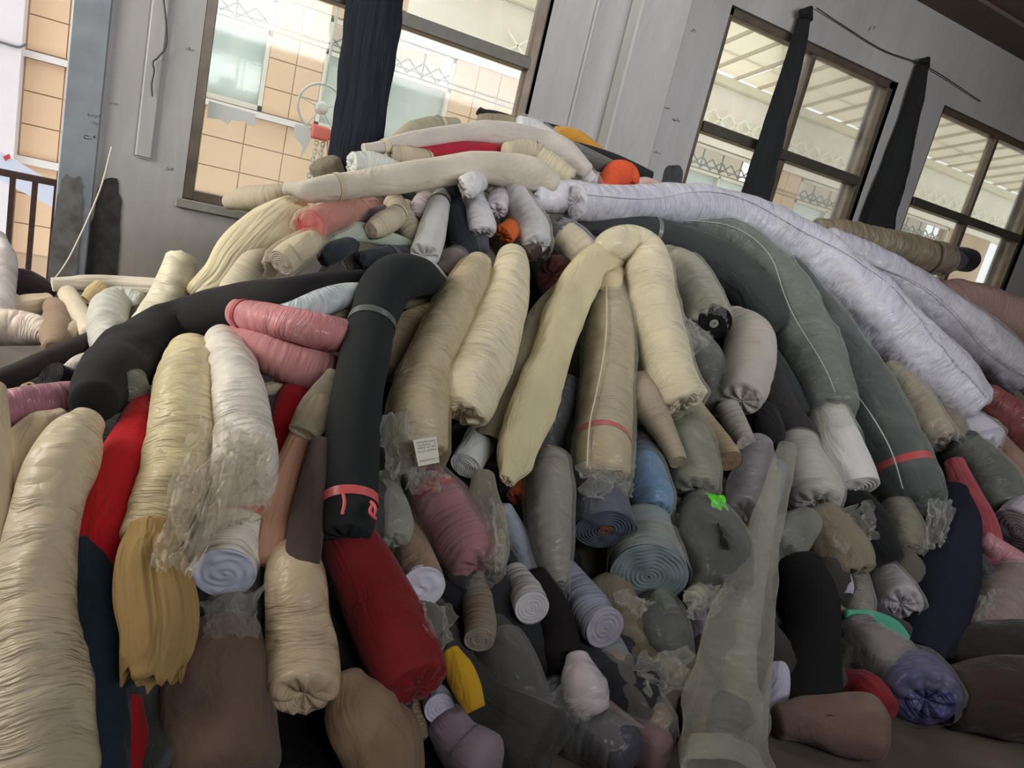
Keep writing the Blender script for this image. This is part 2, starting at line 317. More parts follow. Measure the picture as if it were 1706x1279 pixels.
COUNT = [0]
def roll(label, c, kind, end, off, pts, start='round', wob=0.05, fold=0.0, ring=0.0, pleat=0.0, flat=1.0, flatend=None, endcol=None,
         bands=(), film=None, core=None, name='fabric_roll', cat='fabric roll', group='fabric rolls in the heap', seed=None, turns=6.0, ragged=0.0,
         bodyname='cloth', bodymat=None, seam=None, N=None, face=None):
    COUNT[0] += 1; seed = seed or COUNT[0]
    P, R = [], []
    for q in pts:
        o = off + (q[3] if len(q) > 3 else 0.0)
        p, k = heap_pt(q[0], q[1], o); P.append(p); R.append(q[2] * k)
    if face:
        n = len(P); D = [np.linalg.norm(p - CAMP) for p in P]; px = [np.hypot(pts[i][0] - pts[i - 1][0], pts[i][1] - pts[i - 1][1]) for i in range(n)]
        k = R[-1] / pts[-1][2]; q = face / math.sqrt(1 - face * face)
        for i, w in ((n - 2, 1.0), (n - 3, 0.75), (n - 4, 0.4)):
            if i < 0: break
            want = D[i + 1] + max(px[i + 1], 3) * k * q * w
            D[i] = max(D[i], want) if w < 1 else want
            dd = (P[i] - CAMP) / np.linalg.norm(P[i] - CAMP); R[i] *= D[i] / np.linalg.norm(P[i] - CAMP); P[i] = CAMP + dd * D[i]
    for i in range(len(P)):
        lo = 0.012 + R[i] * 0.9
        if P[i][2] < lo: P[i][2] = lo
        if P[i][1] + R[i] > 4.44 and P[i][0] > -0.4: P[i][1] = 4.44 - R[i]
    C, Rr, U = spline(P, R, 0.013)
    i0 = int(np.argmin(C[:, 2])); root = empty(name, (C[i0][0], C[i0][1], max(0, C[i0][2] - Rr[i0])), label, cat, group)
    N = N or (40 if R[-1] > 0.05 or max(R) > 0.06 else 28)
    mat = bodymat or cloth_mat(c, kind, seed % 5)
    disc = end in ('disc', 'core')
    if ring == 0 and kind in ('ring',): ring = 0.006
    if ring == 0 and kind == 'wrap': ring = 0.0035
    if pleat == 0 and kind == 'pleat': pleat = 0.13
    FRM = frames(C); FL = np.full(len(C), flat) if flatend is None else flat + (flatend - flat) * np.linspace(0, 1, len(C)) ** 1.5
    me = tube(name, C, Rr, U, N, start, 'open' if disc else end, wob, fold, ring, pleat, flat, seed, ragged=ragged, flatend=flatend)
    body = put(bodyname, me, mat, root)
    if disc:
        # the rolled layers seen end-on are a part of their own
        cc = C[-2:]; T = C[-1] - C[-2]; T /= np.linalg.norm(T)
        C2 = np.array([C[-1] - T * 0.012, C[-1] - T * 0.004, C[-1]]); ef = np.array([1.0, 1.0, 1.0]) * Rr[-1] * 0.985
        fe = flatend if flatend is not None else flat
        TT, E1, E2 = frames(C); e2 = E2[-1]
        me2 = tube('rolled_end', C2, ef, U[-1] + np.array([-.012, -.004, 0]), N, 'open', end, 0.0, 0, 0, 0, 1.0, seed, turns=turns)
        if fe != 1.0:
            co = np.empty(len(me2.vertices) * 3, np.float32); me2.vertices.foreach_get('co', co); co = co.reshape(-1, 3)
            d = (co - C[-1]) @ e2; co -= (d * (1 - fe))[:, None] * e2[None]; me2.vertices.foreach_set('co', co.ravel()); me2.update()
        ec = endcol or tuple(min(255, v * 1.04) for v in c)
        re_ = put('rolled_end', me2, cloth_mat(ec, 'knit', seed % 5), root)
        if core:
            C3 = np.array([C[-1] - T * 0.03, C[-1], C[-1] + T * 0.006])
            r3 = np.full(3, Rr[-1] * 0.25)
            put('cardboard_core', tube('cardboard_core', C3, r3, np.array([0, .03, .036]), 20, 'open', 'core', 0, seed=seed), plain(core, 0.9, noise=0.2, name='cardboard'), re_)
    Lt = U[-1]
    for (t, bc, w) in bands:
        k = int(t * (len(C) - 1)); k0 = max(0, int(k - w / 0.026)); k1 = min(len(C), max(k0 + 3, int(k + w / 0.026) + 1))
        bme = tube('tape_band', C[k0:k1], Rr[k0:k1], U[k0:k1], N, 'open', 'open', wob, fold, ring, pleat, flat, seed, grow=0.003, fr=tuple(q[k0:k1] for q in FRM), fl=FL[k0:k1])
        put('tape_band', bme, plain(bc, 0.35, name='tape'), body)
    if film:
        t0, t1, ext, dens, fc = film[:5]; rg = film[5] if len(film) > 5 else 0.03
        k0 = int(t0 * (len(C) - 1)); k1 = max(k0 + 4, int(min(1, t1) * (len(C) - 1)))
        Cf, Rf, Uf, Ff, Lf = C[k0:k1 + 1], Rr[k0:k1 + 1], U[k0:k1 + 1], [q[k0:k1 + 1] for q in FRM], FL[k0:k1 + 1]
        if ext > 0:
            T = C[-1] - C[-3]; T /= np.linalg.norm(T); T = T + np.array([0, 0, -0.15]); T /= np.linalg.norm(T)
            q = np.arange(1, max(4, int(ext / 0.013)) + 1) * 0.013
            Cf = np.vstack([Cf, Cf[-1] + T * q[:, None]]); Rf = np.concatenate([Rf, Rf[-1] * (1 - 0.35 * np.linspace(0, 1, len(q)))]); Uf = np.concatenate([Uf, Uf[-1] + q]); Ff = [np.vstack([g, np.repeat(g[-1:], len(q), 0)]) for g in Ff]; Lf = np.concatenate([Lf, np.repeat(Lf[-1:], len(q))])
        fme = tube('plastic_wrap', Cf, Rf, Uf, N, 'open', 'open' if rg > 0 else 'gather', wob, max(fold, 0.06), ring, pleat, flat, seed, grow=0.010, ragged=rg, fr=tuple(Ff), fl=Lf)
        put('plastic_wrap', fme, film_mat(fc, dens, seed % 3), body)
    if seam:
        sc_, sa_ = seam
        T, E1, E2 = frames(C); w = 0.003
        sg = np.sign(((CAMP - C) * E2).sum(1))[:, None]; rr = (Rr * 1.04 + 0.012)[:, None]
        a = (math.radians(sa_) + 0.2 * np.sin(U * 5 + seed))[:, None]
        ctr = C + rr * (np.cos(a) * E1 + np.sin(a) * E2 * sg)
        put('film_seam', tube('film_seam', ctr, np.full(len(C), w), U, 6, 'round', 'round', 0.1, seed=seed), plain(sc_, 0.4, name='film_edge'), body)
    return root

def sheet(name, corners, off, mat, amp=0.03, n=26, parent=None, label=None, cat=None, seed=3, ragged=0.12, freq=6.0, group=None, kind=None, thick=0.0):
    """a crumpled sheet between four picked corners (x, y, extra offset): top-left, top-right, bottom-right, bottom-left"""
    K = [heap_pt(q[0], q[1], off + (q[2] if len(q) > 2 else 0))[0] for q in corners]
    u = np.linspace(0, 1, n)[None, :, None] * np.ones((n, 1, 1)); v = np.linspace(0, 1, n)[:, None, None] * np.ones((1, n, 1))
    sd = np.array([seed * 3.1, seed * 1.7, 0.0])
    uv = np.concatenate([u, v, 0 * u], -1)
    du = ragged * vnoise(uv * 5 + sd, seed)[..., None]; dv = ragged * vnoise(uv * 5 + sd, seed + 1)[..., None]
    u2, v2 = u + du * 0.6, v + dv * 0.6
    P = (K[0] * (1 - u2) + K[1] * u2) * (1 - v2) + (K[3] * (1 - u2) + K[2] * u2) * v2
    nrm = np.cross(K[1] - K[0], K[3] - K[0]); nrm /= np.linalg.norm(nrm) + 1e-9
    if nrm @ (K[0] - CAMP) > 0: nrm = -nrm
    h = amp * vnoise(uv * freq * 0.6 + sd, seed + 2) + amp * 0.6 * ridge(vnoise(uv * freq * 1.7 + sd, seed + 3)) + amp * 0.25 * ridge(vnoise(uv * freq * 4 + sd, seed + 4))
    P = P + h[..., None] * nrm
    a = np.arange((n - 1))[:, None] * n + np.arange(n - 1)[None]
    F = np.stack([a, a + 1, a + n + 1, a + n], -1).reshape(-1, 4)
    L1 = np.linalg.norm(K[1] - K[0]); L2 = np.linalg.norm(K[3] - K[0])
    tc = np.concatenate([u * L1, 0 * u, v * L2], -1)
    me = mesh_np(name, P.reshape(-1, 3), F, tc.reshape(-1, 3))
    if parent is None and label:
        o = put(name, me, mat, None, label, cat, group, kind)
    else: o = put(name, me, mat, parent, label)
    if thick:
        md = o.modifiers.new('thickness', 'SOLIDIFY'); md.thickness = thick
    return o
def strand(name, P, r, mat, parent=None, N=8, **kw):
    C, R, U = spline(P, [r] * len(P), max(0.01, r))
    return put(name, tube(name, C, R, U, N, wob=0.0), mat, parent, **kw)
# ------------------------------------------------------------ the room
Zc = CAM_H
YW = 4.5
def wall_mat(name, c, dirt=0.12, scale=1.6, grime_z=0.0):
    m, nt, out = nodes(name); p = principled(nt, out); L = lin(c)
    g = nt.nodes.new('ShaderNodeNewGeometry').outputs['Position']
    n1 = nnoise(nt, nmap(nt, g, (1, 1, 0.35)), scale, 5, 0.6); n2 = nnoise(nt, nmap(nt, g, (6, 6, 1.2)), 3.0, 4, 0.8)
    f = nmath(nt, 'ADD', nmath(nt, 'MULTIPLY', n1, 0.65), nmath(nt, 'MULTIPLY', n2, 0.35))
    link(nt, nramp(nt, f, 0.3, 0.66, tuple(x * (1 - dirt * 1.6) for x in L), tuple(min(1, x * 1.04) for x in L)), p.inputs['Base Color'])
    if grime_z:
        sx = nt.nodes.new('ShaderNodeSeparateXYZ'); link(nt, g, sx.inputs[0])
        lo = nmath(nt, 'SUBTRACT', nmath(nt, 'ADD', grime_z, nmath(nt, 'MULTIPLY', n1, 0.5)), sx.outputs[2]); lo = nmath(nt, 'MULTIPLY', lo, 1.3, True)
        mx = nt.nodes.new('ShaderNodeMix'); mx.data_type = 'RGBA'; mx.blend_type = 'MULTIPLY'; link(nt, nmath(nt, 'MULTIPLY', lo, .8), mx.inputs[0])
        link(nt, p.inputs['Base Color'].links[0].from_socket, mx.inputs[6]); mx.inputs[7].default_value = (.66, .60, .48, 1); link(nt, mx.outputs[2], p.inputs['Base Color'])
    p.inputs['Roughness'].default_value = 0.75; p.inputs['Specular IOR Level'].default_value = 0.3
    link(nt, bump(nt, nnoise(nt, g, 40, 3), 0.12, 0.004), p.inputs['Normal']); return m
WALL = wall_mat('painted_plaster', (192, 190, 188), grime_z=1.0)
DIMW = wall_mat('dim_plaster', (120, 114, 108))  # darker than the other plaster so the unseen walls bounce less light
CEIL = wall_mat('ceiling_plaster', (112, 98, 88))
FLOOR = plain((104, 94, 84), 0.85, noise=0.3, scale=3, name='concrete_floor', bumps=0.2)
ZB, ZT = Zc - 0.345, Zc + 1.74          # window sill and lintel heights
ZCL = Zc + 2.37
OPEN = [(0.13, 2.07), (3.42, 5.26), (5.89, 7.72), (8.35, 10.2)]
L = [(-0.41, 0.13, YW, YW + .24, 0, ZCL)]
xs = [0.13] + [v for ab in OPEN for v in ab] + [11.5]
for i, (a, b) in enumerate(OPEN):
    L.append((a, b, YW, YW + .24, 0, ZB)); L.append((a, b, YW, YW + .24, ZT, ZCL))
    nx = OPEN[i + 1][0] if i + 1 < len(OPEN) else 11.5
    L.append((b, nx, YW, YW + .24, 0, ZCL))
L.append((-2.6, -0.41, YW, YW + .24, 2.75, ZCL)); L.append((-3.4, -1.75, YW, YW + .24, 0, 2.75))
wall_back = boxes('wall_back', L, WALL, kind='structure')
box('floor', -6, 11.5, -3.0, 4.75, -0.1, 0.0, FLOOR, kind='structure')
box('ceiling', -3.4, 11.5, -3.0, 4.75, ZCL, ZCL + .2, CEIL, kind='structure')
box('wall_right', 11.5, 11.7, -3.0, 4.75, 0, ZCL, WALL, kind='structure')
box('wall_front', -3.4, 11.5, -3.2, -3.0, 0, ZCL, DIMW, kind='structure')
box('wall_left', -3.6, -3.4, -3.0, 2.2, 0, ZCL, DIMW, kind='structure')
box('trim_1', -3.4, 11.5, 4.1, 4.5, ZCL - 0.03, ZCL, CEIL, kind='structure')   # the beam along the top of the wall
# column and conduits proud of the wall
box('wall_column', 2.62, 3.0, YW - 0.14, YW, 0, ZCL, WALL, wall_back, bev=0.012)
box('wall_column', 6.75 + .0, 6.75 + .0001, YW - .001, YW, ZCL - .01, ZCL, WALL, wall_back) if False else None
box('conduit_cover', -0.125, -0.035, YW - 0.018, YW, 1.22, ZCL, WALL, wall_back, bev=0.012)
strand('conduit', [(2.375, YW - 0.012, 1.5), (2.38, YW - 0.012, 3.0), (2.38, YW - .012, ZCL)], 0.012, WALL, wall_back)
steel = plain((150, 158, 165), 0.42, 0.25, 0.25, 5, 'scuffed_steel', 0.1)
box('door_1', -0.455, -0.29, YW - 0.03, YW + .26, 0.0, 2.75, steel, kind='structure', bev=0.006)      # steel jamb of the open doorway
grime = plain((58, 55, 52), 0.8, noise=0.5, scale=18, name='black_paint')
def patch(name, x0, x1, z0, z1, y, mat, seed, parent, edge=0.22):
    """an irregular dab of paint a few millimetres proud of the wall"""
    n = 60; bm = bmesh.new(); top, bot = [], []
    ang = np.linspace(0, 2 * math.pi, n, endpoint=False)
    r = 1 + edge * vnoise(np.stack([np.cos(ang) * 2, np.sin(ang) * 2, ang * 0 + seed], -1), seed) + edge * .6 * vnoise(np.stack([np.cos(ang) * 7, np.sin(ang) * 7, ang * 0 + seed], -1), seed)
    sx = np.sign(np.cos(ang)) * np.abs(np.cos(ang)) ** .6; sz = np.sign(np.sin(ang)) * np.abs(np.sin(ang)) ** .6
    vs = [bm.verts.new(((x0 + x1) / 2 + sx[i] * r[i] * (x1 - x0) / 2, y, (z0 + z1) / 2 + sz[i] * (0.8 + .2 * r[i]) * (z1 - z0) / 2)) for i in range(n)]
    f = bm.faces.new(vs); g = bmesh.ops.extrude_face_region(bm, geom=[f])
    for v in g['geom']:
        if isinstance(v, bmesh.types.BMVert): v.co.y -= 0.003
    me = bpy.data.meshes.new(name); bm.to_mesh(me); bm.free(); return put(name, me, mat, parent)
patch('paint_patch', -0.29, -0.14, Zc - 1.15, Zc - 0.33, YW - 0.002, grime, 3, wall_back)
patch('paint_patch', -0.45, -0.33, Zc - 1.3, Zc - 0.33, YW - 0.032, plain((112, 110, 106), .8, noise=.45, scale=14, name='grime'), 6, wall_back)
patch('paint_patch', 3.2, 3.415, Zc - .2, Zc + 0.62, YW - 0.002, plain((74, 76, 74), .8, noise=.4, scale=22, name='dark_render'), 11, wall_back)
# handwriting: short pencil and marker strokes on the plaster and on the jamb
def scribble(px, py, w, h, n, seed, y=YW - 0.002, c=(50, 48, 46)):
    rd = random.Random(seed); bm = bmesh.new()
    P0 = on_wall(px, py, y); P1 = on_wall(px + w, py + h, y); k = np.linalg.norm(P1 - P0)
    for i in range(n):
        x = P0[0] + (P1[0] - P0[0]) * (i + .3) / n; z = P0[2] + (P1[2] - P0[2]) * (i + .3) / n
        hgt = k / n * rd.uniform(0.7, 1.2)
        for q in range(rd.choice((2, 3))):
            ax, az = x + rd.uniform(-.3, .3) * hgt, z + rd.uniform(-.5, .5) * hgt; t = rd.choice((0, 1.57, .8, 2.3)); l = hgt * rd.uniform(.25, .5); wd = hgt * .07
            dx, dz = math.cos(t) * l, math.sin(t) * l; nx, nz = -math.sin(t) * wd, math.cos(t) * wd
            bm.faces.new([bm.verts.new((ax - dx + nx, y, az - dz + nz)), bm.verts.new((ax + dx + nx, y, az + dz + nz)), bm.verts.new((ax + dx - nx, y, az + dz - nz)), bm.verts.new((ax - dx - nx, y, az - dz - nz))])
    me = bpy.data.meshes.new('handwriting'); bm.to_mesh(me); bm.free(); put('handwriting', me, plain(c, .9, name='ink'), wall_back)
scribble(181, 171, 18, 4, 6, 1); scribble(147, 190, 22, 6, 4, 2, YW - .033, (70, 74, 80)); scribble(150, 203, 14, 5, 3, 4, YW - .033, (70, 74, 80))
scribble(140, 228, 24, 5, 3, 5, YW - .033, (60, 60, 62)); scribble(1098, 178, 20, 3, 6, 7); scribble(1120, 198, 14, 3, 4, 8); scribble(1152, 50, 9, 3, 3, 9); scribble(1090, 252, 12, 3, 4, 10)
scribble(252, 19, 14, 1, 3, 12); scribble(1448, 48, 12, -5, 2, 13, c=(80, 78, 78)); scribble(310, 81, 14, 3, 3, 14); scribble(276, 280, 14, 4, 3, 15)
# thin black wire hanging down the wall, and the pale cord by the doorway
wirem = plain((45, 42, 40), 0.5, name='black_wire')
def wp(x, y, Y): return on_wall(x, y, Y)
o = strand('hanging_wire', [wp(268, -30, YW - .03), wp(273, 0, YW - .03), wp(278, 70, YW - .03), wp(264, 95, YW - .03), wp(255, 103, YW - .03), wp(257, 118, YW - .03), wp(253, 140, YW - .03), wp(254, 160, YW - .03)], 0.0035, wirem)
for k, v in (('label', 'thin black wire dangling down the pale conduit cover left of the first window'), ('category', 'wire')): o[k] = v
o = strand('pale_cord', [wp(186, 245, YW - .05), wp(165, 320, YW - .12), wp(120, 420, YW - .3), wp(88, 468, YW - .45), wp(66, 485, YW - .5), wp(68, 505, YW - .5), wp(84, 516, YW - .5)], 0.004, plain((222, 214, 196), 0.6, name='cord'))
for k, v in (('label', 'thin cream cord hanging slack across the steel door jamb'), ('category', 'cord')): o[k] = v
o = strand('sagging_wire', [(4.9 - .75, YW - .03, Zc + 1.95), (4.45, YW - .02, Zc + 1.93), (4.95, YW - .02, Zc + 1.90), (5.5, YW - .03, Zc + 1.93), (6.3, YW - .02, Zc + 1.88)], 0.004, wirem)
for k, v in (('label', 'frayed dark wire strung along the wall between the tops of two black cloth strips'), ('category', 'wire')): o[k] = v

# windows: frames, sashes, panes
alu = plain((118, 106, 92), 0.38, 0.35, 0.25, 9, 'bronze_aluminium', 0.05)
alu2 = plain((88, 84, 74), 0.4, 0.3, 0.2, 9, 'dark_aluminium', 0.05)
def glass():
    m, nt, out = nodes('dusty_glass')
    g = nt.nodes.new('ShaderNodeNewGeometry').outputs['Position']
    t = nt.nodes.new('ShaderNodeBsdfTransparent'); t.inputs[0].default_value = (0.95, 0.97, 0.95, 1)
    gl = nt.nodes.new('ShaderNodeBsdfGlossy'); gl.inputs['Roughness'].default_value = 0.05
    df = nt.nodes.new('ShaderNodeBsdfDiffuse'); df.inputs[0].default_value = (0.8, 0.78, 0.72, 1)
    tr = nt.nodes.new('ShaderNodeBsdfTranslucent'); tr.inputs[0].default_value = (0.8, 0.78, 0.72, 1)
    ds = nt.nodes.new('ShaderNodeAddShader'); link(nt, df.outputs[0], ds.inputs[0]); link(nt, tr.outputs[0], ds.inputs[1])
    fr = nt.nodes.new('ShaderNodeFresnel'); fr.inputs[0].default_value = 1.45
    m1 = nt.nodes.new('ShaderNodeMixShader'); link(nt, nmath(nt, 'MULTIPLY', fr.outputs[0], 0.6), m1.inputs[0]); link(nt, t.outputs[0], m1.inputs[1]); link(nt, gl.outputs[0], m1.inputs[2])
    n = nnoise(nt, g, 2.5, 4, 1.0); f = nmath(nt, 'MULTIPLY', nmath(nt, 'SUBTRACT', n, 0.25, True), 0.2)
    m2 = nt.nodes.new('ShaderNodeMixShader'); link(nt, f, m2.inputs[0]); link(nt, m1.outputs[0], m2.inputs[1]); link(nt, ds.outputs[0], m2.inputs[2])
    link(nt, m2.outputs[0], out.inputs[0]); return m
GL = glass()
ZM = Zc + 0.965
for i, (a, b) in enumerate(OPEN):
    w = box('window_%d' % (i + 1), a, b, YW + .05, YW + .15, ZB, ZB + .05, alu, kind='structure')
    y0, y1 = YW + .03, YW + .13
    box('window_frame', a, a + .055, y0, y1, ZB, ZT, alu, w, bev=.004); box('window_frame', b - .055, b, y0, y1, ZB, ZT, alu, w, bev=.004)
    box('window_frame', a, b, y0, y1, ZT - .055, ZT, alu, w, bev=.004)
    box('transom', a + .055, b - .055, y0 - .02, y1, ZM - .075, ZM + .0, alu2, w, bev=.004)
    mid = (a + b) / 2
    box('mullion', mid - .022, mid + .022, y0 + .01, y1 - .01, ZM, ZT - .055, alu, w, bev=.003)
    box('mullion', mid - .03, mid + .03, y0 + .01, y1 - .01, ZB + .05, ZM - .075, alu, w, bev=.003)
    for (x0, x1, z0, z1) in ((a + .05, mid, ZB + .04, ZM - .07), (mid, b - .05, ZB + .04, ZM - .07), (a + .05, mid, ZM, ZT - .05), (mid, b - .05, ZM, ZT - .05)):
        box('pane', x0, x1, YW + .08, YW + .086, z0, z1, GL, w)
    if i in (0, 1, 2):
        box('window_reveal', b, b + 0.004, YW + 0.0, YW + .22, ZB, ZT, plain((225, 222, 210), .7, name='white_reveal'), w)
box('window_sill', 0.10, 2.1, YW - 0.03, YW + .05, ZB - .05, ZB, plain((150, 146, 136), .6, noise=.2, name='sill'), bpy.data.objects['window_1'], bev=.005)
# torn paper and tape stuck on the first window
m, nt, out = nodes('backlit_paper'); d = nt.nodes.new('ShaderNodeBsdfDiffuse'); d.inputs[0].default_value = (.8, .82, .82, 1)
t = nt.nodes.new('ShaderNodeBsdfTranslucent'); t.inputs[0].default_value = (.72, .76, .77, 1); ms = nt.nodes.new('ShaderNodeMixShader'); ms.inputs[0].default_value = .5
link(nt, d.outputs[0], ms.inputs[1]); link(nt, t.outputs[0], ms.inputs[2]); link(nt, ms.outputs[0], out.inputs[0]); paper = m
def scrap(pts, Y, name, label, mat, cat='paper'):
    bm = bmesh.new(); f = bm.faces.new([bm.verts.new(on_wall(x, y, Y)) for x, y in pts])
    me = bpy.data.meshes.new(name); bm.to_mesh(me); bm.free(); put(name, me, mat, None, label, cat)
scrap([(492, 206), (516, 211), (518, 232), (508, 252), (500, 264), (504, 245), (494, 232), (489, 222)], YW + .07, 'torn_paper', 'torn white paper stuck to the glass of the first window', paper)
scrap([(348, 168), (385, 178), (426, 190), (424, 210), (412, 208), (408, 202), (386, 200), (380, 208), (371, 200), (345, 196)], YW + .07, 'taped_paper', 'wide ragged white paper strip taped low on the first window', paper)

# black cloth strips hanging beside the windows
def drape(label, pts, c, seed, knot=False):
    P = [on_wall(x, y, Y) for x, y, r, Y in pts]; R = [r * float((on_wall(x, y, Y) - CAMP) @ FW) / FPX for x, y, r, Y in pts]
    C, Rr, U = spline(P, R, 0.02); root = empty('hanging_cloth_strip', P[-1] - np.array([0, 0, 0.0]), label, 'cloth strip', 'black cloth strips hanging by the windows')
    put('cloth', tube('cloth', C, Rr, U, 56, 'round', 'fold', 0.05, 0.04, 0, 0.22, 0.35, seed), cloth_mat(c, 'pleat', seed), root)
    if knot:
        k = P[0]; put('knot', tube('knot', np.array([k + np.array([-.05, -.01, .03]), k + np.array([0, -.02, .05]), k + np.array([.05, -.01, .015])]), np.array([.025, .04, .022]), np.array([0, .05, .1]), 20, 'gather', 'gather', 0.3, seed=seed), cloth_mat(c, 'pleat', seed), root)
drape('wide dark navy ribbed cloth strip hanging in front of the first window', [(629, -60, 41, 4.38), (625, 0, 42, 4.36), (612, 100, 40, 4.34), (600, 200, 39, 4.30), (590, 270, 38, 4.26), (584, 330, 38, 4.2)], (34, 38, 47), 2)
drape('narrow knotted black cloth strip hanging across the second window', [(1338, 34, 10, 4.44), (1328, 80, 13, 4.42), (1312, 140, 16, 4.42), (1291, 210, 19, 4.4), (1270, 280, 21, 4.38), (1255, 340, 22, 4.35)], (36, 38, 40), 3, True)
drape('knotted black cloth strip hanging on the pier right of the second window', [(1536, 112, 10, 4.44), (1525, 160, 13, 4.42), (1508, 220, 16, 4.42), (1490, 280, 20, 4.4), (1468, 350, 24, 4.38), (1450, 420, 26, 4.35)], (34, 36, 38), 4, True)

# ------------------------------------------------------------ outside: landing, railing, the tiled building opposite
YF = 10.0
box('exterior_landing', -3.4, 11.5, 4.75, 6.0, -0.15, -0.02, FLOOR, kind='structure')
box('courtyard', -12, 22, 5.5, YF + .3, -4.2, -4.0, plain((170, 160, 150), .9, noise=.2, name='paving'), kind='structure')
tilec = plain((208, 176, 142), 0.55, noise=0.06, scale=1.2, name='tan_tile')
tilec2 = plain((222, 196, 150), 0.55, noise=0.10, scale=1.2, name='pale_tan_tile')
bld = empty('tiled_building', (4, YF, -4), 'building opposite with tan square wall tiles and pale window frames', 'building')
whiteb = plain((208, 202, 196), 0.7, noise=0.05, name='white_render')
FWN = [(-0.66, 1.04), (1.69, 3.39), (4.75, 6.45), (7.45, 9.15), (10.1, 11.8), (12.8, 14.5)]
Z0W, Z1W, Z1T = Zc + 0.47, Zc + 1.38, Zc + 1.78
# backing wall with real openings
L = [(-12, 16, YF, YF + .2, -4, Z0W), (-12, 16, YF, YF + .2, Z1T, Zc + 2.86)]
e = -12
for a, b in FWN: L.append((e, a, YF, YF + .2, Z0W, Z1T)); e = b
L.append((e, 16, YF, YF + .2, Z0W, Z1T))
boxes('wall', L, plain((186, 160, 132), 0.8, name='grout'), bld)
# tiles, each its own piece
def tile_mesh(w, h):
    bm = bmesh.new(); bmesh.ops.create_cube(bm, size=1)
    for v in bm.verts: v.co = (v.co.x * w, v.co.y * 0.02, v.co.z * h)
    me = bpy.data.meshes.new('tile'); bm.to_mesh(me); bm.free(); return me
TM = {}; nt_ = [0]
def tiles(x0, x1, z0, z1, tw, th, zoff=0.0, m=0):
    nx = max(1, round((x1 - x0) / tw)); w = (x1 - x0) / nx
    zr = [z0]; z = z0 + zoff if zoff else z0 + th
    while z < z1 - 0.03: zr.append(z); z += th
    zr.append(z1)
    for i in range(nx):
        for j in range(len(zr) - 1):
            if nt_[0] >= 298: return
            k = (round(w, 3), round(zr[j + 1] - zr[j], 3), m)
            if k not in TM: TM[k] = tile_mesh(k[0] - .012, k[1] - .012); TM[k].materials.append((tilec, tilec2)[m])
            o = bpy.data.objects.new('tile', TM[k]); COL.objects.link(o)
            o.location = (x0 + (i + .5) * w, YF - .012, (zr[j] + zr[j + 1]) / 2)
            o.parent = bld; o.matrix_parent_inverse = Matrix.Translation(-bld.location); nt_[0] += 1
tiles(-1.40, -0.66, Zc + .47, Zc + 2.8, .37, .345, .36)
for (a, b) in ((1.04, 1.69), (3.39, 4.75), (6.45, 7.45), (9.15, 10.1), (11.8, 12.8)): tiles(a, b, Zc + .47, Zc + 1.8, .33, .345, .30)
tiles(-1.40, -1.03, Zc - .66, Zc + .385, .37, .35, .0)
tiles(-1.03, 12.9, Zc - .66, Zc + .385, .48, .35, .0)
tiles(-1.40, 2.4, Zc - 1.75, Zc - .74, .37, .34, .0)
tiles(1.04, 4.75, Zc + 1.8, Zc + 2.8, .4, .34, .0)
box('floor_band', -1.43, 16, YF - .10, YF, Zc + .385, Zc + .455, whiteb, bld)
box('floor_band', -1.43, 16, YF - .10, YF, Zc - .74, Zc - .66, whiteb, bld)
box('corner_column', -2.4, -1.41, YF - .25, YF, -4, 6, plain((206, 198, 198), 0.6, noise=.03, name='white_column'), bld)
fr = plain((205, 200, 184), 0.45, noise=.08, name='pale_window_frame')
curt = plain((214, 224, 226), 0.6, noise=.15, scale=2.0, name='window_blind')
bright = plain((250, 252, 250), 0.5, name='bright_wall')  # near-white backing paints the brightness seen behind the transom lattice
railm = plain((110, 120, 116), 0.5, name='lattice_paint')
for wi, (a, b) in enumerate(FWN):
    w = boxes('window', [(a, b, YF - .03, YF + .04, Z0W, Z0W + .06), (a, b, YF - .03, YF + .04, Z1W - .03, Z1W + .03), (a, b, YF - .03, YF + .04, Z1T - .05, Z1T),
                         (a, a + .05, YF - .03, YF + .04, Z0W, Z1T), (b - .05, b, YF - .03, YF + .04, Z0W, Z1T), ((a + b) / 2 - .02, (a + b) / 2 + .02, YF - .03, YF + .04, Z0W, Z1W)], fr, bld)
    box('pane', a + .05, (a + b) / 2, YF + .03, YF + .035, Z0W + .05, Z1W, GL, w); box('pane', (a + b) / 2, b - .05, YF + .03, YF + .035, Z0W + .05, Z1W, GL, w)
    box('blind', a + .4 if wi == 0 else a + .03, b - .03, YF + .10, YF + .12, Z0W + .05, Z1W, curt, w)
    box('room_light_wall', a, b, YF + .5, YF + .52, Z0W - .2, Z1T + .2, bright, w)
    zz = []
    n = 8
    bm = bmesh.new()
    for k in range(n):
        for s_ in (1, -1):
            xa, xb = a + (b - a) * k / n, a + (b - a) * (k + 1) / n; zm = (Z1W + .03 + Z1T - .14) / 2; hh = .085
            za, zb = (zm - hh * (1 if k % 2 else -1) * s_), (zm + hh * (1 if k % 2 else -1) * s_)
            r = bmesh.ops.create_cube(bm, size=1); l = math.hypot(xb - xa, zb - za); t = math.atan2(zb - za, xb - xa)
            for v in r['verts']:
                x, z = v.co.x * l, v.co.z * .02
                v.co = ((xa + xb) / 2 + x * math.cos(t) - z * math.sin(t), YF + .02 + v.co.y * .014, (za + zb) / 2 + x * math.sin(t) + z * math.cos(t))
    for k in range(0, n + 1, 2):
        x = a + (b - a) * k / n; r = bmesh.ops.create_cube(bm, size=1)
        for v in r['verts']: v.co = (x + v.co.x * .02, YF + .02 + v.co.y * .02, (Z1W + Z1T) / 2 + v.co.z * (Z1T - Z1W))
    me = bpy.data.meshes.new('lattice'); bm.to_mesh(me); bm.free(); put('lattice', me, railm, w)
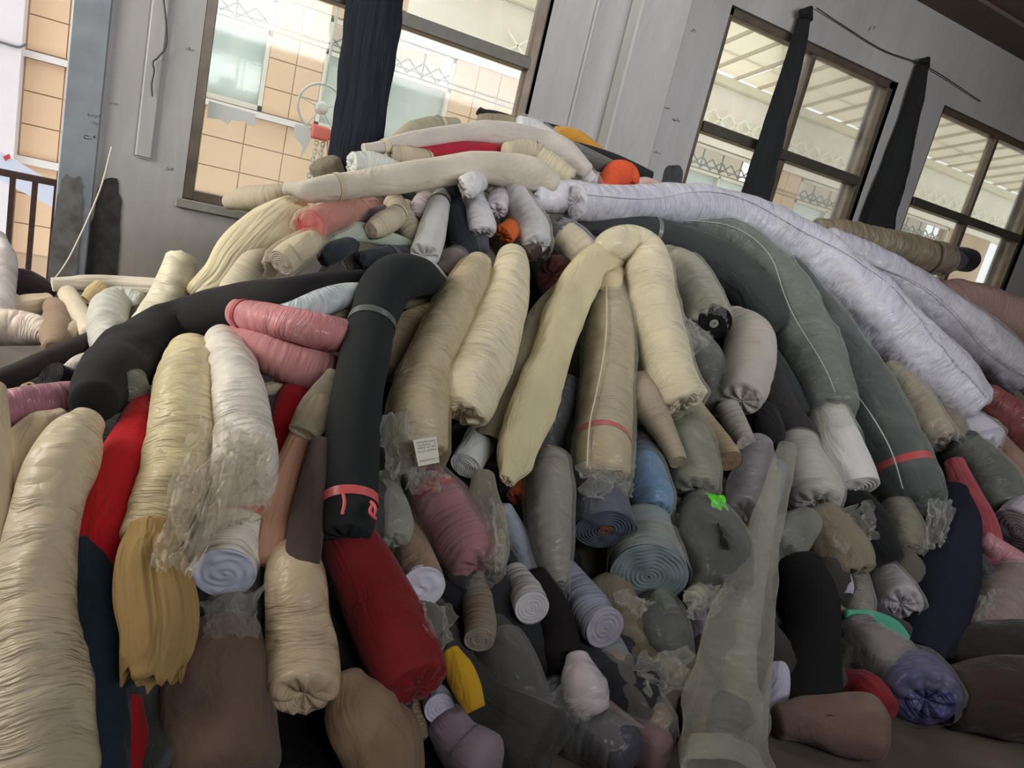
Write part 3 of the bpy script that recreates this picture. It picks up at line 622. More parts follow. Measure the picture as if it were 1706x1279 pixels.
# sloping canopy on steel rafters in front of the upper storey
can = empty('canopy', (8, YF, Zc + 2.86), 'sloping pale sheet canopy on thin steel rafters fixed to the building opposite', 'canopy')
m, nt, out = nodes('translucent_sheet'); d = nt.nodes.new('ShaderNodeBsdfDiffuse'); d.inputs[0].default_value = (*lin((244, 238, 224)), 1)
t = nt.nodes.new('ShaderNodeBsdfTranslucent'); t.inputs[0].default_value = (*lin((246, 240, 226)), 1); ms = nt.nodes.new('ShaderNodeMixShader'); ms.inputs[0].default_value = .65
link(nt, d.outputs[0], ms.inputs[1]); link(nt, t.outputs[0], ms.inputs[2]); link(nt, ms.outputs[0], out.inputs[0]); SHEET = m
def slope_box(name, x0, x1, dz, th, mat, par, ya=YF, yb=6.2):
    za, zb = Zc + 2.80 + dz, Zc + 2.80 + dz + .2 * (ya - yb)
    V = [(x0, ya, za), (x1, ya, za), (x1, yb, zb), (x0, yb, zb), (x0, ya, za + th), (x1, ya, za + th), (x1, yb, zb + th), (x0, yb, zb + th)]
    me = bpy.data.meshes.new(name); me.from_pydata(V, [], [(3, 2, 1, 0), (4, 5, 6, 7), (0, 1, 5, 4), (1, 2, 6, 5), (2, 3, 7, 6), (3, 0, 4, 7)]); return put(name, me, mat, par)
for k in range(10): slope_box('canopy_sheet', 2.6 + k * 1.4, 2.6 + k * 1.4 + 1.385, .10 + .012 * (k % 2), .012, SHEET, can)
raf = plain((206, 198, 180), 0.5, name='rafter_paint')
for k in range(26): slope_box('rafter', 2.8 + k * .52, 2.8 + k * .52 + .035, .03, .05, raf, can)
for k in range(4): box('purlin', 2.6, 16.5, YF - .6 - k * .8, YF - .57 - k * .8, Zc + 2.93 + .2 * (.6 + k * .8), Zc + 2.96 + .2 * (.6 + k * .8), raf, can)
box('gutter', 2.6, 16.5, YF - .2, YF - .06, Zc + 2.70, Zc + 2.82, plain((224, 216, 190), .6, name='gutter_paint'), can)
box('parapet', 2.6, 16.5, YF - .05, YF + .15, Zc + 1.80, Zc + 2.70, plain((236, 230, 214), .7, noise=.08, scale=1.5, name='parapet_render'), bld)
for k in range(12):
    x = 4.0 + k * 1.02
    bm = bmesh.new()
    for (dx, s_) in ((0, 1), (.34, -1), (.68, 1)):
        for q in (1, -1):
            xa, xb, za, zb = x + dx, x + dx + .34, Zc + 2.2 - .13 * s_ * q, Zc + 2.2 + .13 * s_ * q
            r = bmesh.ops.create_cube(bm, size=1); l = math.hypot(xb - xa, zb - za); t = math.atan2(zb - za, xb - xa)
            for v in r['verts']:
                X, Z = v.co.x * l, v.co.z * .022
                v.co = ((xa + xb) / 2 + X * math.cos(t) - Z * math.sin(t), YF - .10 + v.co.y * .02, (za + zb) / 2 + X * math.sin(t) + Z * math.cos(t))
    me = bpy.data.meshes.new('lattice_bar'); bm.to_mesh(me); bm.free(); put('lattice_bar', me, plain((248, 246, 232), .5, name='white_lattice'), bld)
for dz in (0.0, -0.035):
    a, b = on_wall(300, -13 - dz * 120, 8.0), on_wall(900, 172 - dz * 120, 8.0)
    o = strand('overhead_cable', [(-3, 8.0, a[2] + dz), (4, 8.0, a[2] - .03 + dz), (12, 8.0, a[2] + dz)], 0.008, plain((120, 112, 104), .6, name='cable'), label='dark cable strung across the yard outside the first window, %s of the pair' % ('upper' if dz == 0 else 'lower'), cat='cable')
o = strand('wall_cable', [wp(-40, 62, YF - .3), wp(0, 70, YF - .28), wp(30, 78, YF - .27), wp(45, 73, YF - .27)], 0.012, plain((90, 92, 96), .6, name='cable2'), label='short dark cable on the white corner column of the building opposite', cat='cable')
# railing of the landing
rl = empty('landing_railing', (-0.7, 5.3, 0), 'dark brown steel railing on the landing outside the doorway', 'railing')
rm = plain((84, 62, 54), 0.55, noise=.3, scale=20, name='rusty_brown_paint')
ZR = Zc - .47
box('top_rail', -2.6, -0.40, 5.28, 5.32, ZR - .02, ZR + .02, rm, rl)
box('bottom_rail', -2.6, -0.40, 5.285, 5.315, 0.12, 0.15, rm, rl)
for k in range(16): box('baluster', -0.537 - k * .112 - .014, -0.537 - k * .112 + .014, 5.286, 5.314, 0.12, ZR - .02, rm, rl)
box('end_post', -.47, -.43, 5.28, 5.32, 0, ZR, rm, rl)
# slanting bluish sheet with a red mark behind the railing
P = [on_wall(-40, 228, 7.5), on_wall(110, 318, 7.5), on_wall(100, 352, 7.5), on_wall(-40, 280, 7.5)]
def prism(name, P, thick, mat, parent=None, **kw):
    bm = bmesh.new(); f = bm.faces.new([bm.verts.new(p) for p in P]); g = bmesh.ops.extrude_face_region(bm, geom=[f])
    for v in g['geom']:
        if isinstance(v, bmesh.types.BMVert): v.co.y += thick
    bmesh.ops.recalc_face_normals(bm, faces=bm.faces[:])
    me = bpy.data.meshes.new(name); bm.to_mesh(me); bm.free(); return put(name, me, mat, parent, **kw)
b_ = prism('awning_sheet', P, .03, plain((206, 212, 224), .4, name='bluish_sheet'), None, label='slanting pale blue sheet beyond the landing railing', cat='sheet')
prism('red_mark', [on_wall(5, 261, 7.49), on_wall(15, 256, 7.49), on_wall(18, 262, 7.49), on_wall(9, 268, 7.49)], .005, plain((200, 60, 70), .5, name='red_print'), b_)

# chain hoist modelled outside, standing in for a faint reflection in the glass
hz = empty('chain_hoist', on_wall(535, 200, 6.2), 'round pulley wheel with a red hook block and hanging chain outside the first window', 'hoist')
hc = on_wall(535, 180, 6.2); kk = 6.2 / FPX
def ring_mesh(name, c, R, r, mat, par, a0=0, a1=2 * math.pi):
    t = np.linspace(a0, a1, 40); C = np.stack([c[0] + R * np.cos(t), c[1] + 0 * t, c[2] + R * np.sin(t)], 1); U = (t - a0) * R
    return put(name, tube(name, C, np.full(40, r), U, 10, 'round', 'round', 0, seed=2), mat, par)
hm = plain((196, 198, 192), .45, .3, .2, 8, 'grey_metal')  # pale tone imitates the faintness of the reflection
ring_mesh('pulley_rim', hc, .18, .010, hm, hz)
for k in range(5):
    a = k * 2 * math.pi / 5 + .4; strand('spoke', [tuple(hc), (hc[0] + .095 * math.cos(a), hc[1], hc[2] + .095 * math.sin(a)), (hc[0] + .19 * math.cos(a), hc[1], hc[2] + .19 * math.sin(a))], .005, hm, hz)
strand('hub', [hc + np.array([0, -.04, 0]), hc, hc + np.array([0, .04, 0])], .05, hm, hz, 16)
bx_ = on_wall(533, 218, 6.2); rd_ = plain((214, 92, 76), .5, name='red_paint')
box('hook_block', bx_[0] - .07, bx_[0] + .07, 6.15, 6.25, bx_[2] - .07, bx_[2] + .04, rd_, hz, bev=.015)
box('hook_block', bx_[0] + .05, bx_[0] + .12, 6.16, 6.24, bx_[2] - .05, bx_[2] + .015, rd_, hz, bev=.01)
lk = ring_mesh('chain_link', np.array([0, 0, 0.]), .016, .005, hm, hz); lk.data.name = 'chain_link'
base = np.array([bx_[0] - .01, 6.2, bx_[2] - .1])
lk.matrix_parent_inverse = Matrix(); lk.location = Vector(base) - hz.location
for s_, n in ((0, 26), (.05, 24)):
    for k in range(n):
        if s_ == 0 and k == 0: continue
        o = lk.copy(); COL.objects.link(o); o.location = Vector((base[0] + s_ - .002 * k, 6.2, base[2] - .032 * k)) - hz.location
        o.rotation_euler = (0, 0, math.pi / 2 * (k % 2)); o.scale = (1, 1, 1.35)
strand('pull_cord', [(bx_[0] + .06, 6.2, bx_[2]), (bx_[0] + .09, 6.2, bx_[2] - .2), (bx_[0] + .05, 6.2, bx_[2] - .32), (bx_[0] + .07, 6.2, bx_[2] - .7)], .006, plain((190, 150, 130), .6, name='pull_cord'), hz)
strand('support_rod', [(hc[0], 6.2, hc[2] + .19), (hc[0], 6.2, hc[2] + 1.2), (hc[0], 6.2, 4.3)], .012, hm, hz)
# ------------------------------------------------------------ the heap of fabric rolls
FW_ = (222, 220, 210)      # film white
CREAM = (226, 214, 184); WHITE = (222, 222, 228); GREY = (150, 152, 152)
# --- ridge and top
roll('dusty taupe bundle at the very top with a black cloth tip', (150, 138, 118), 'ring', 'round', 0.12, [(880, 232, 14), (850, 210, 16), (815, 203, 15), (800, 200, 10)])
roll('small ragged black cloth end poking up at the very top of the heap', (30, 26, 26), 'cloth', 'hem', 0.10, [(850, 200, 8), (822, 192, 8), (806, 190, 8), (797, 184, 7)], wob=.15)
roll('dull cream tied roll behind the highest arched roll, left of the summit', (172, 164, 142), 'ring', 'gather', 0.12, [(760, 208, 12), (725, 210, 16), (690, 218, 17), (662, 236, 14)], bands=[(.25, (200, 190, 160), .01)])
roll('long pale mauve-grey roll arched over the summit, its tied tail at the left', (206, 198, 188), 'cloth', 'gather', -0.05, [(975, 285, 16), (935, 252, 22), (880, 232, 21), (820, 222, 20), (760, 224, 17), (700, 232, 16), (655, 240, 13), (632, 245, 10), (606, 246, 7)], fold=.04, bands=[(.93, (214, 206, 176), .01)])
roll('deep red roll squeezed between two long grey arched rolls near the summit', (172, 40, 58), 'cloth', 'round', 0.02, [(870, 262, 14), (820, 254, 15), (750, 250, 14), (695, 258, 13)], fold=.04)
roll('white plastic-wrapped roll sloping down right from the summit', (216, 214, 218), 'wrap', 'gather', 0.03, [(865, 206, 13), (890, 215, 15), (925, 245, 19), (960, 280, 18), (985, 304, 14)], film=(0.0, 1.0, .03, .06, FW_))
roll('beige wrinkled roll with a gathered end, below the white sloping wrap near the summit', (202, 192, 166), 'ring', 'gather', -0.14, [(845, 250, 14), (880, 252, 18), (905, 266, 19), (928, 282, 20), (948, 296, 18)], bands=[(.45, (176, 166, 140), .012)])
roll('black cloth end beside mustard cloth behind the summit', (36, 38, 44), 'cloth', 'hem', 0.18, [(960, 240, 10), (930, 222, 11), (905, 212, 9)], wob=.12)
roll('mustard yellow cloth lying behind the summit against the wall', (206, 150, 62), 'cloth', 'round', 0.17, [(925, 225, 13), (955, 232, 15), (985, 248, 12), (1008, 258, 7)], wob=.14)
roll('thin black roll with a bare tube end leaning on the wall right of the summit', (38, 40, 42), 'knit', 'core', 0.16, [(950, 243, 9), (1000, 260, 12), (1045, 280, 13), (1082, 297, 12)], core=(170, 168, 150))
roll('dark grey roll in clear film behind the orange bag', (70, 72, 72), 'cloth', 'gather', 0.08, [(915, 236, 10), (950, 252, 13), (985, 268, 13), (1020, 282, 11)], film=(0, 1, .02, .12, FW_))
roll('bright orange crumpled cloth bag standing behind the long white roll', (222, 92, 58), 'ring', 'gather', 0.03, [(1008, 318, 14), (1016, 300, 19), (1030, 290, 22), (1046, 292, 19), (1052, 306, 12)], wob=.14, cat='cloth bag', name='cloth_bag')
roll('small pale pink cloth end beside the orange bag', (214, 182, 170), 'cloth', 'hem', 0.06, [(1055, 306, 8), (1075, 303, 9), (1095, 308, 6)], wob=.1)
roll('mint-white rounded roll end at the left of the summit', (206, 212, 202), 'wrap', 'gather', 0.03, [(690, 300, 18), (655, 290, 22), (618, 277, 23), (588, 274, 20)])
roll('small coiled beige roll end beside the mint-white roll end', (196, 184, 160), 'ring', 'gather', -0.02, [(720, 262, 13, .1), (690, 262, 15), (664, 258, 16), (652, 256, 15)], bands=[(.3, (210, 200, 170), .01)])
roll('long grey-cream roll lying across the heap below the summit, tied at its left end', (208, 200, 182), 'cloth', 'gather', -0.16, [(920, 308, 20), (890, 292, 27), (840, 282, 27), (790, 280, 26), (730, 287, 25), (670, 297, 24), (610, 306, 22), (560, 312, 21), (525, 317, 19), (504, 318, 16), (490, 315, 11), (476, 314, 10)], fold=.05, bands=[(.86, (196, 186, 150), .02)])
roll('crumpled beige-grey roll under the window sill at the left end of the ridge', (180, 170, 148), 'ring', 'fold', 0.02, [(500, 318, 14), (455, 326, 19), (415, 330, 19), (382, 336, 13)])
# --- cluster of ends under the ridge
roll('round white roll end facing forward just under the long grey-cream arched roll', (222, 220, 222), 'wrap', 'gather', -0.26, [(800, 300, 18, .45), (786, 307, 20, .2), (777, 312, 21)], face=0.9)
roll('crinkled white roll end hanging beneath the round white end', (208, 206, 210), 'wrap', 'gather', -0.02, [(788, 325, 18, .25), (796, 350, 21), (803, 375, 25), (804, 384, 24)], face=0.5)
roll('lilac-white bundle end above the orange roll end', (214, 206, 212), 'wrap', 'gather', 0.02, [(842, 312, 14, .15), (832, 332, 18), (828, 350, 18)])
roll('grey cream cloth end tucked under the arched roll right of the round white end', (186, 178, 158), 'ring', 'round', 0.05, [(800, 300, 12, .2), (822, 310, 16), (836, 318, 13)])
roll('small orange roll end near the top of the heap', (214, 108, 56), 'ring', 'gather', 0.0, [(864, 372, 17, .3), (850, 382, 18, .1), (841, 390, 19)], face=0.85)
roll('large white film-wrapped bag hanging right of the orange roll end', (210, 208, 216), 'wrap', 'gather', -0.05, [(858, 318, 20), (874, 350, 25), (888, 385, 28), (895, 405, 24)], wob=.12, film=(0, 1, .03, .1, FW_))
roll('dark grey striped roll end under the crinkled white end', (84, 86, 92), 'cloth', 'round', 0.07, [(798, 370, 15, .1), (799, 400, 16), (800, 415, 16)])
roll('light grey roll with a thin black band round its top', (200, 200, 198), 'cloth', 'fold', -0.03, [(738, 322, 15, .2), (730, 345, 19), (722, 375, 24), (714, 405, 26), (708, 424, 26)], bands=[(.42, (42, 42, 46), .014)])
roll('dark navy roll running down beside the black-banded light grey roll', (40, 44, 56), 'cloth', 'round', 0.08, [(745, 312, 18), (757, 350, 19), (768, 395, 20), (776, 430, 20)])
roll('brown roll end in clear film left of the tall pale roll', (84, 66, 60), 'cloth', 'gather', 0.02, [(770, 428, 18, .3), (755, 436, 21, .1), (747, 446, 22)], film=(0, 1, 0, .1, FW_, 0), face=0.7)
roll('maroon ribbed small roll end right of the white film bag', (70, 52, 52), 'ring', 'disc', 0.03, [(910, 408, 13, .2), (890, 416, 15), (876, 424, 15)], endcol=(76, 58, 56), face=0.7)
roll('dark maroon roll end behind the crossing cream rolls', (84, 46, 46), 'cloth', 'gather', 0.10, [(990, 470, 30, .2), (950, 460, 34), (922, 460, 34)], face=0.8)
roll('beige coiled roll end with spiral layers under the ridge', (206, 194, 170), 'ring', 'disc', -0.02, [(675, 350, 17, .2), (650, 366, 21), (630, 378, 20), (618, 384, 14)], bands=[(.5, (216, 206, 182), .01)], face=0.7)
roll('dull beige slack roll hanging behind the beige coiled end', (172, 162, 142), 'ring', 'round', 0.05, [(655, 335, 18), (672, 362, 19), (686, 388, 18), (698, 402, 14)])
roll('pinkish white bundle behind the black-banded light grey roll', (206, 194, 194), 'wrap', 'gather', 0.07, [(715, 325, 15, .1), (702, 342, 17), (695, 362, 15)])
roll('pink rolled fabric end wrapped in torn pale film under the ridge', (196, 112, 108), 'cloth', 'disc', -0.10, [(625, 345, 14, .35), (590, 352, 20, .2), (550, 363, 25, .06), (517, 376, 27)], endcol=(198, 96, 96), film=(.1, 1, .05, .12, (226, 216, 190)), bands=[(.3, (190, 30, 40), .01)], face=0.8)
roll('dark mauve sliver of cloth between the pink and beige coiled ends', (70, 62, 74), 'cloth', 'round', 0.10, [(660, 345, 10), (620, 362, 14), (585, 380, 10)])
roll('large cream pleated cloth draped over the upper left of the heap', (220, 208, 174), 'pleat', 'hem', 0.0, [(500, 338, 18), (480, 355, 32), (445, 390, 44), (410, 430, 48), (385, 465, 44), (350, 492, 34)], flat=.6, wob=.07)
roll('narrow folded cream cloth edge hanging left of the large pleated drape', (212, 200, 166), 'pleat', 'hem', 0.12, [(470, 345, 12), (420, 395, 18), (370, 440, 20), (325, 490, 18)], flat=.5)
roll('cream roll standing under the pleated drape above the long black roll', (212, 202, 176), 'ring', 'round', 0.07, [(450, 400, 34), (425, 440, 36), (400, 480, 34), (390, 510, 30)])
roll('cream folded roll end with loose film left of the dark navy pair', (208, 196, 170), 'cloth', 'disc', -0.07, [(545, 392, 16, .2), (512, 408, 22), (485, 425, 25), (468, 438, 24)], endcol=(196, 184, 172), film=(.2, 1, .03, .08, (226, 216, 190)), face=0.55)
roll('small dark navy roll end, left of the dark pair under the ridge', (44, 50, 58), 'cloth', 'gather', -0.03, [(585, 408, 15, .15), (560, 418, 18), (538, 431, 16)], face=0.6)
roll('larger dark blue-black roll end, right of the dark pair under the ridge', (38, 44, 52), 'cloth', 'gather', -0.02, [(680, 425, 18, .1), (640, 434, 24), (606, 444, 26)], bands=[(.55, (70, 78, 86), .006)], face=0.6)
roll('pale green cloth lying flat above the dark navy pair', (176, 186, 168), 'cloth', 'round', 0.05, [(520, 405, 8), (555, 392, 14), (600, 386, 17), (640, 396, 14), (680, 410, 11), (700, 420, 6)], flat=.6)
roll('small white roll poking out behind the big black arched roll', (206, 206, 200), 'cloth', 'disc', 0.03, [(740, 480, 16), (715, 452, 18), (690, 432, 13), (668, 418, 9), (656, 413, 7)], start='round')
# --- long rolls on the right shoulder
roll('short thick white roll with a wrinkled end, left of the longest white roll', (222, 222, 228), 'wrap', 'gather', -0.03, [(1010, 332, 25, .05), (965, 330, 28), (920, 328, 28), (888, 325, 26)])
roll('longest white plastic-wrapped roll curving down across the right of the heap', (204, 204, 216), 'wrap', 'gather', -0.20, [(962, 338, 29, .03), (1000, 338, 30), (1060, 339, 31), (1130, 340, 34), (1200, 352, 38), (1270, 380, 44), (1340, 424, 50), (1400, 478, 55), (1460, 532, 58), (1520, 588, 58), (1575, 640, 54), (1612, 676, 44)], start='gather', fold=.03, seam=((206, 206, 216), 70))
roll('second white plastic-wrapped roll lying parallel behind the longest white roll', (196, 194, 206), 'wrap', 'fold', -0.08, [(1380, 398, 20), (1430, 428, 28), (1490, 466, 36), (1550, 510, 40), (1610, 556, 44), (1660, 596, 42), (1698, 628, 36)], seam=((182, 176, 190), 80), film=(.6, 1, .06, .08, (226, 218, 222)))
roll('taupe-brown crinkled roll on the ridge before the third window, its end gathered in blue film', (132, 118, 96), 'wrap', 'gather', 0.06, [(1362, 375, 12), (1400, 386, 20), (1450, 400, 25), (1500, 414, 28), (1540, 428, 29), (1572, 432, 27)], ring=.006, bands=[(.82, (84, 74, 70), .012)])
roll('dark blue twisted plastic roll tail before the third window', (52, 56, 84), 'wrap', 'gather', 0.02, [(1560, 428, 24), (1580, 432, 22), (1598, 434, 14)])
roll('black fuzzy roll end right of the blue twisted tail', (26, 26, 28), 'cloth', 'disc', 0.05, [(1560, 425, 16), (1595, 430, 19), (1614, 434, 19)])
roll('brown-mauve blanket-like roll at the right end of the ridge', (150, 124, 116), 'ring', 'round', 0.08, [(1545, 492, 20), (1590, 498, 34), (1640, 520, 46), (1700, 560, 56), (1770, 610, 60)], wob=.09)
roll('charcoal roll arching below the white rolls', (62, 66, 66), 'cloth', 'round', -0.07, [(965, 380, 14, .1), (1010, 376, 17), (1060, 380, 22), (1110, 394, 27), (1160, 415, 33), (1210, 450, 38), (1250, 490, 38), (1285, 540, 30)], bands=[(.34, (120, 124, 118), .006)])
roll('slim dark green-black roll below the charcoal arch', (48, 54, 54), 'cloth', 'round', 0.10, [(1180, 520, 30), (1230, 560, 34), (1280, 620, 34), (1320, 690, 30)])
roll('taupe film-wrapped roll arching under the white rolls and turning green-grey downhill', (92, 100, 92), 'wrap', 'gather', -0.10, [(1090, 364, 12, .05), (1140, 366, 18), (1190, 380, 27), (1240, 412, 34), (1285, 460, 40), (1318, 520, 45), (1345, 580, 48), (1368, 640, 46), (1382, 680, 40)], film=(.15, 1, .10, .10, (206, 212, 204)), seam=((176, 184, 172), 95))
roll('white roll end sticking out of clear film below the green-grey roll', (214, 212, 210), 'cloth', 'disc', -0.16, [(1378, 690, 33, .12), (1400, 740, 36), (1417, 785, 38), (1428, 812, 37)], endcol=(200, 198, 196), flatend=.9, film=(0, .5, 0, .1, FW_), face=0.42)
roll('long dark green-grey film-wrapped roll with a red tape band, right of the white end', (66, 74, 74), 'cloth', 'fold', -0.13, [(1292, 412, 16, .1), (1325, 465, 26), (1365, 530, 38), (1400, 590, 45), (1435, 650, 49), (1470, 720, 52), (1500, 780, 52), (1522, 830, 48)], film=(0, 1, .14, .10, (196, 204, 198), .05), bands=[(.915, (206, 52, 60), .028)], seam=((196, 204, 194), 100), flat=.75)
roll('narrow grey film-wrapped roll between the two green-grey rolls', (96, 100, 102), 'wrap', 'gather', 0.02, [(1300, 480, 16), (1340, 550, 20), (1375, 610, 22), (1405, 680, 18)])
roll('thin grey-green roll in film between the two white rolls', (120, 124, 112), 'wrap', 'gather', 0.08, [(1530, 560, 18), (1580, 600, 22), (1625, 650, 22), (1650, 690, 16)])
roll('dull cream film-wrapped roll end under the end of the longest white roll', (168, 156, 134), 'wrap', 'gather', -0.02, [(1480, 610, 18), (1515, 655, 28), (1545, 705, 32), (1562, 728, 30)], film=(0, 1, .04, .08, FW_))
roll('mustard yellow film roll peeping out below the longest white roll', (186, 164, 70), 'wrap', 'gather', -0.03, [(1492, 608, 14), (1520, 632, 18), (1548, 660, 18), (1562, 676, 15)])
roll('taupe padded roll between the mustard film roll and the lilac-white bag', (138, 126, 112), 'wrap', 'gather', 0.02, [(1560, 680, 22), (1575, 715, 30), (1578, 735, 26)])
roll('lilac-white plastic bag bulging below the end of the longest white roll', (206, 204, 222), 'cloth', 'gather', -0.06, [(1600, 690, 24, .08), (1615, 715, 36), (1628, 738, 40), (1634, 745, 34)], wob=.12, film=(.3, 1, .05, .1, FW_), face=0.4)
# --- crossing cream rolls in the centre
roll('cream ribbed roll leaning up-left behind the cream arch', (214, 204, 172), 'ring', 'gather', -0.09, [(1005, 462, 26), (985, 440, 28), (962, 412, 27), (940, 390, 24)], film=(.4, 1, .04, .1, (214, 212, 226)))
roll('cream smooth roll arching over and hanging down in the centre', (222, 212, 180), 'wrap', 'gather', -0.30, [(1000, 422, 20, .12), (1020, 408, 26), (1050, 406, 31), (1074, 425, 36), (1084, 465, 38), (1090, 520, 39), (1102, 575, 41), (1120, 630, 43), (1134, 666, 43)], ring=.001, fold=.08, film=(.35, 1, .03, .04, FW_, 0), face=0.3)
roll('flattened pale yellow roll falling to the lower left from under the cream arch', (212, 202, 162), 'cloth', 'fold', -0.20, [(1040, 420, 20), (1005, 432, 28), (968, 468, 34), (938, 530, 40), (915, 600, 40), (895, 660, 40), (873, 715, 38), (856, 765, 34), (845, 800, 16)], flat=.6, fold=.12, wob=.08)
roll('crumpled cream cloth end between the pale yellow roll and the cream arch', (208, 196, 160), 'ring', 'disc', -0.14, [(1030, 440, 18, .2), (1018, 470, 20), (1012, 488, 20)], wob=.16, face=0.6)
roll('thick taupe roll in clear film with a red tape near its rounded end, centre', (188, 172, 140), 'wrap', 'fold', -0.12, [(1024, 480, 26, .08), (1018, 530, 36), (1013, 590, 41), (1010, 650, 44), (1007, 710, 46), (1005, 755, 47), (1004, 785, 46)], ring=.002, film=(.0, 1, .14, .10, (214, 216, 200), 0), bands=[(.90, (196, 60, 66), .022)], seam=((216, 212, 186), 110), face=0.25)
roll('grey-beige film-wrapped roll with a big torn black hole in its end', (164, 160, 142), 'wrap', 'gather', -0.10, [(1108, 430, 24, .1), (1135, 452, 36), (1158, 492, 42), (1175, 530, 44)], ring=.005, film=(.3, 1, .07, .10, FW_), face=0.6)
roll('black hollow inner roll with a bare core in the torn film', (24, 24, 26), 'cloth', 'core', -0.15, [(1165, 500, 26, .1), (1180, 522, 30), (1189, 538, 31)], core=(150, 150, 138), face=0.85)  # near-black roll end stands in for the dark of the cavity
roll('light grey coiled roll with a folded-over end, right of the cream arch', (184, 178, 168), 'ring', 'fold', -0.14, [(1222, 535, 28, .12), (1246, 562, 40), (1248, 600, 42), (1240, 640, 40), (1236, 664, 36)], ring=.008)
roll('dark olive film roll behind the cream arch and the light grey coil', (66, 70, 66), 'wrap', 'gather', 0.06, [(1130, 560, 30), (1165, 600, 34), (1185, 640, 34), (1195, 670, 28)], film=(0, 1, .04, .10, FW_))
roll('warm grey roll in a loose bag with a paper label, leftmost of the centre pair', (204, 192, 162), 'wrap', 'fold', -0.17, [(797, 442, 24, .05), (784, 470, 31), (758, 520, 37), (732, 575, 41), (710, 630, 45), (697, 690, 50), (694, 745, 50)], ring=.0015, fold=.05, film=(.1, 1, .10, .18, (206, 192, 156), .05), face=0.3)
roll('cream satin roll with a puckered end, right of the centre pair', (226, 214, 180), 'wrap', 'gather', -0.20, [(853, 430, 26, .05), (850, 460, 34), (838, 510, 42), (818, 565, 48), (796, 620, 52), (778, 664, 53), (770, 680, 50)], ring=.002, face=0.5)
roll('olive-grey slack roll under the cream satin roll', (150, 144, 120), 'cloth', 'hem', -0.03, [(950, 470, 16), (915, 520, 26), (885, 580, 34), (862, 650, 40), (838, 715, 42), (815, 750, 36)], fold=.08)
roll('white spiral roll end under the cream satin roll', (196, 200, 196), 'cloth', 'disc', -0.08, [(812, 715, 28, .3), (790, 752, 28, .05), (776, 776, 28)], flatend=.9, face=0.8)
# --- big arched black roll and left side
roll('big charcoal roll arched over in the left centre, with a pink tie low down', (36, 39, 40), 'knit', 'fold', -0.27, [(725, 475, 22, .16), (700, 462, 32, .06), (668, 462, 40), (640, 485, 43), (622, 530, 40), (609, 585, 41), (598, 645, 43), (590, 705, 45), (586, 765, 46), (582, 820, 47), (580, 870, 46), (578, 890, 42)], wob=.02, bands=[(.42, (92, 96, 90), .008), (.93, (216, 96, 96), .020)])
tie = plain((216, 96, 96), .4, name='pink_tie')
CH = [o for o in COL.objects if o.get('label', '').startswith('big charcoal roll arched')][0]
for (xa, ya, xb, yb, xc, yc) in ((572, 824, 574, 838, 570, 856), (618, 836, 626, 846, 621, 862), (622, 838, 616, 852, 626, 864)):
    strand('tie_end', [heap_pt(xa, ya, -.40)[0], heap_pt(xb, yb, -.42)[0], heap_pt(xc, yc, -.41)[0]], .0045, tie, CH)
roll('grey-taupe pleated roll behind the charcoal arch, right side', (140, 132, 112), 'pleat', 'hem', 0.02, [(750, 482, 20), (715, 488, 23), (680, 494, 22), (655, 500, 18)])
roll('brownish wrinkled roll under the pleated taupe roll', (148, 132, 108), 'ring', 'round', 0.06, [(720, 520, 22), (685, 545, 28), (660, 585, 28), (650, 620, 24)])
roll('pale blue film-wrapped roll between the black roll and the pink roll', (192, 204, 206), 'wrap', 'gather', -0.21, [(612, 486, 16), (575, 492, 21), (535, 505, 23), (500, 514, 18), (470, 516, 10)])
roll('cream plastic flap tucked against the left of the charcoal arch', (206, 192, 166), 'wrap', 'hem', -0.12, [(598, 482, 16), (580, 512, 20), (572, 545, 20), (562, 578, 14)], flat=.6)
roll('upper dusty pink roll with clear wrap, pointing left', (202, 128, 130), 'wrap', 'disc', -0.25, [(580, 560, 28, .05), (540, 553, 30), (490, 541, 28), (440, 530, 27), (400, 522, 26)], ring=.002, endcol=(206, 150, 146), bands=[(.92, (170, 70, 80), .012)])
roll('small dark grey roll end behind the upper dusty pink roll', (60, 60, 62), 'cloth', 'gather', -0.05, [(430, 512, 16), (405, 512, 18), (388, 514, 17)])
roll('lower dusty pink wrinkled roll under the upper pink roll', (186, 130, 130), 'ring', 'round', -0.10, [(575, 625, 26), (535, 618, 36), (490, 602, 40), (440, 584, 38), (395, 570, 32)])
roll('small cream roll tip between the lower pink roll and the second red roll', (196, 186, 160), 'cloth', 'round', 0.0, [(500, 650, 12), (470, 645, 14), (445, 648, 11)])
roll('heavy black cloth roll sprawling across the left of the heap', (34, 32, 34), 'knit', 'round', -0.17, [(600, 466, 18, .08), (545, 476, 23, .02), (485, 490, 28), (430, 503, 35), (375, 520, 42), (320, 542, 50), (262, 570, 54), (210, 602, 54), (175, 638, 48), (158, 668, 36)], wob=.08, fold=.05)
roll('long straight brown-black roll slanting down to the left edge', (48, 40, 38), 'knit', 'round', 0.16, [(215, 545, 15), (150, 570, 17), (80, 600, 18), (10, 630, 19), (-40, 650, 20)], wob=.02)
roll('thin off-white roll lying level across the left of the heap', (202, 194, 176), 'pleat', 'disc', 0.10, [(330, 478, 12), (270, 478, 14), (200, 474, 15), (140, 472, 14), (122, 472, 12), (87, 474, 12)], pleat=.05, flat=.9)
roll('cream wrinkled roll standing up against the wall at the left', (226, 220, 190), 'wrap', 'gather', -0.02, [(248, 545, 30), (266, 520, 31), (284, 492, 31), (296, 460, 27), (302, 432, 23)], ring=.008, wob=.1)
roll('grey-white roll bent over in the left corner', (200, 200, 190), 'wrap', 'round', 0.04, [(232, 505, 18), (205, 502, 26), (185, 515, 31), (180, 545, 31), (182, 575, 28), (180, 590, 22)])
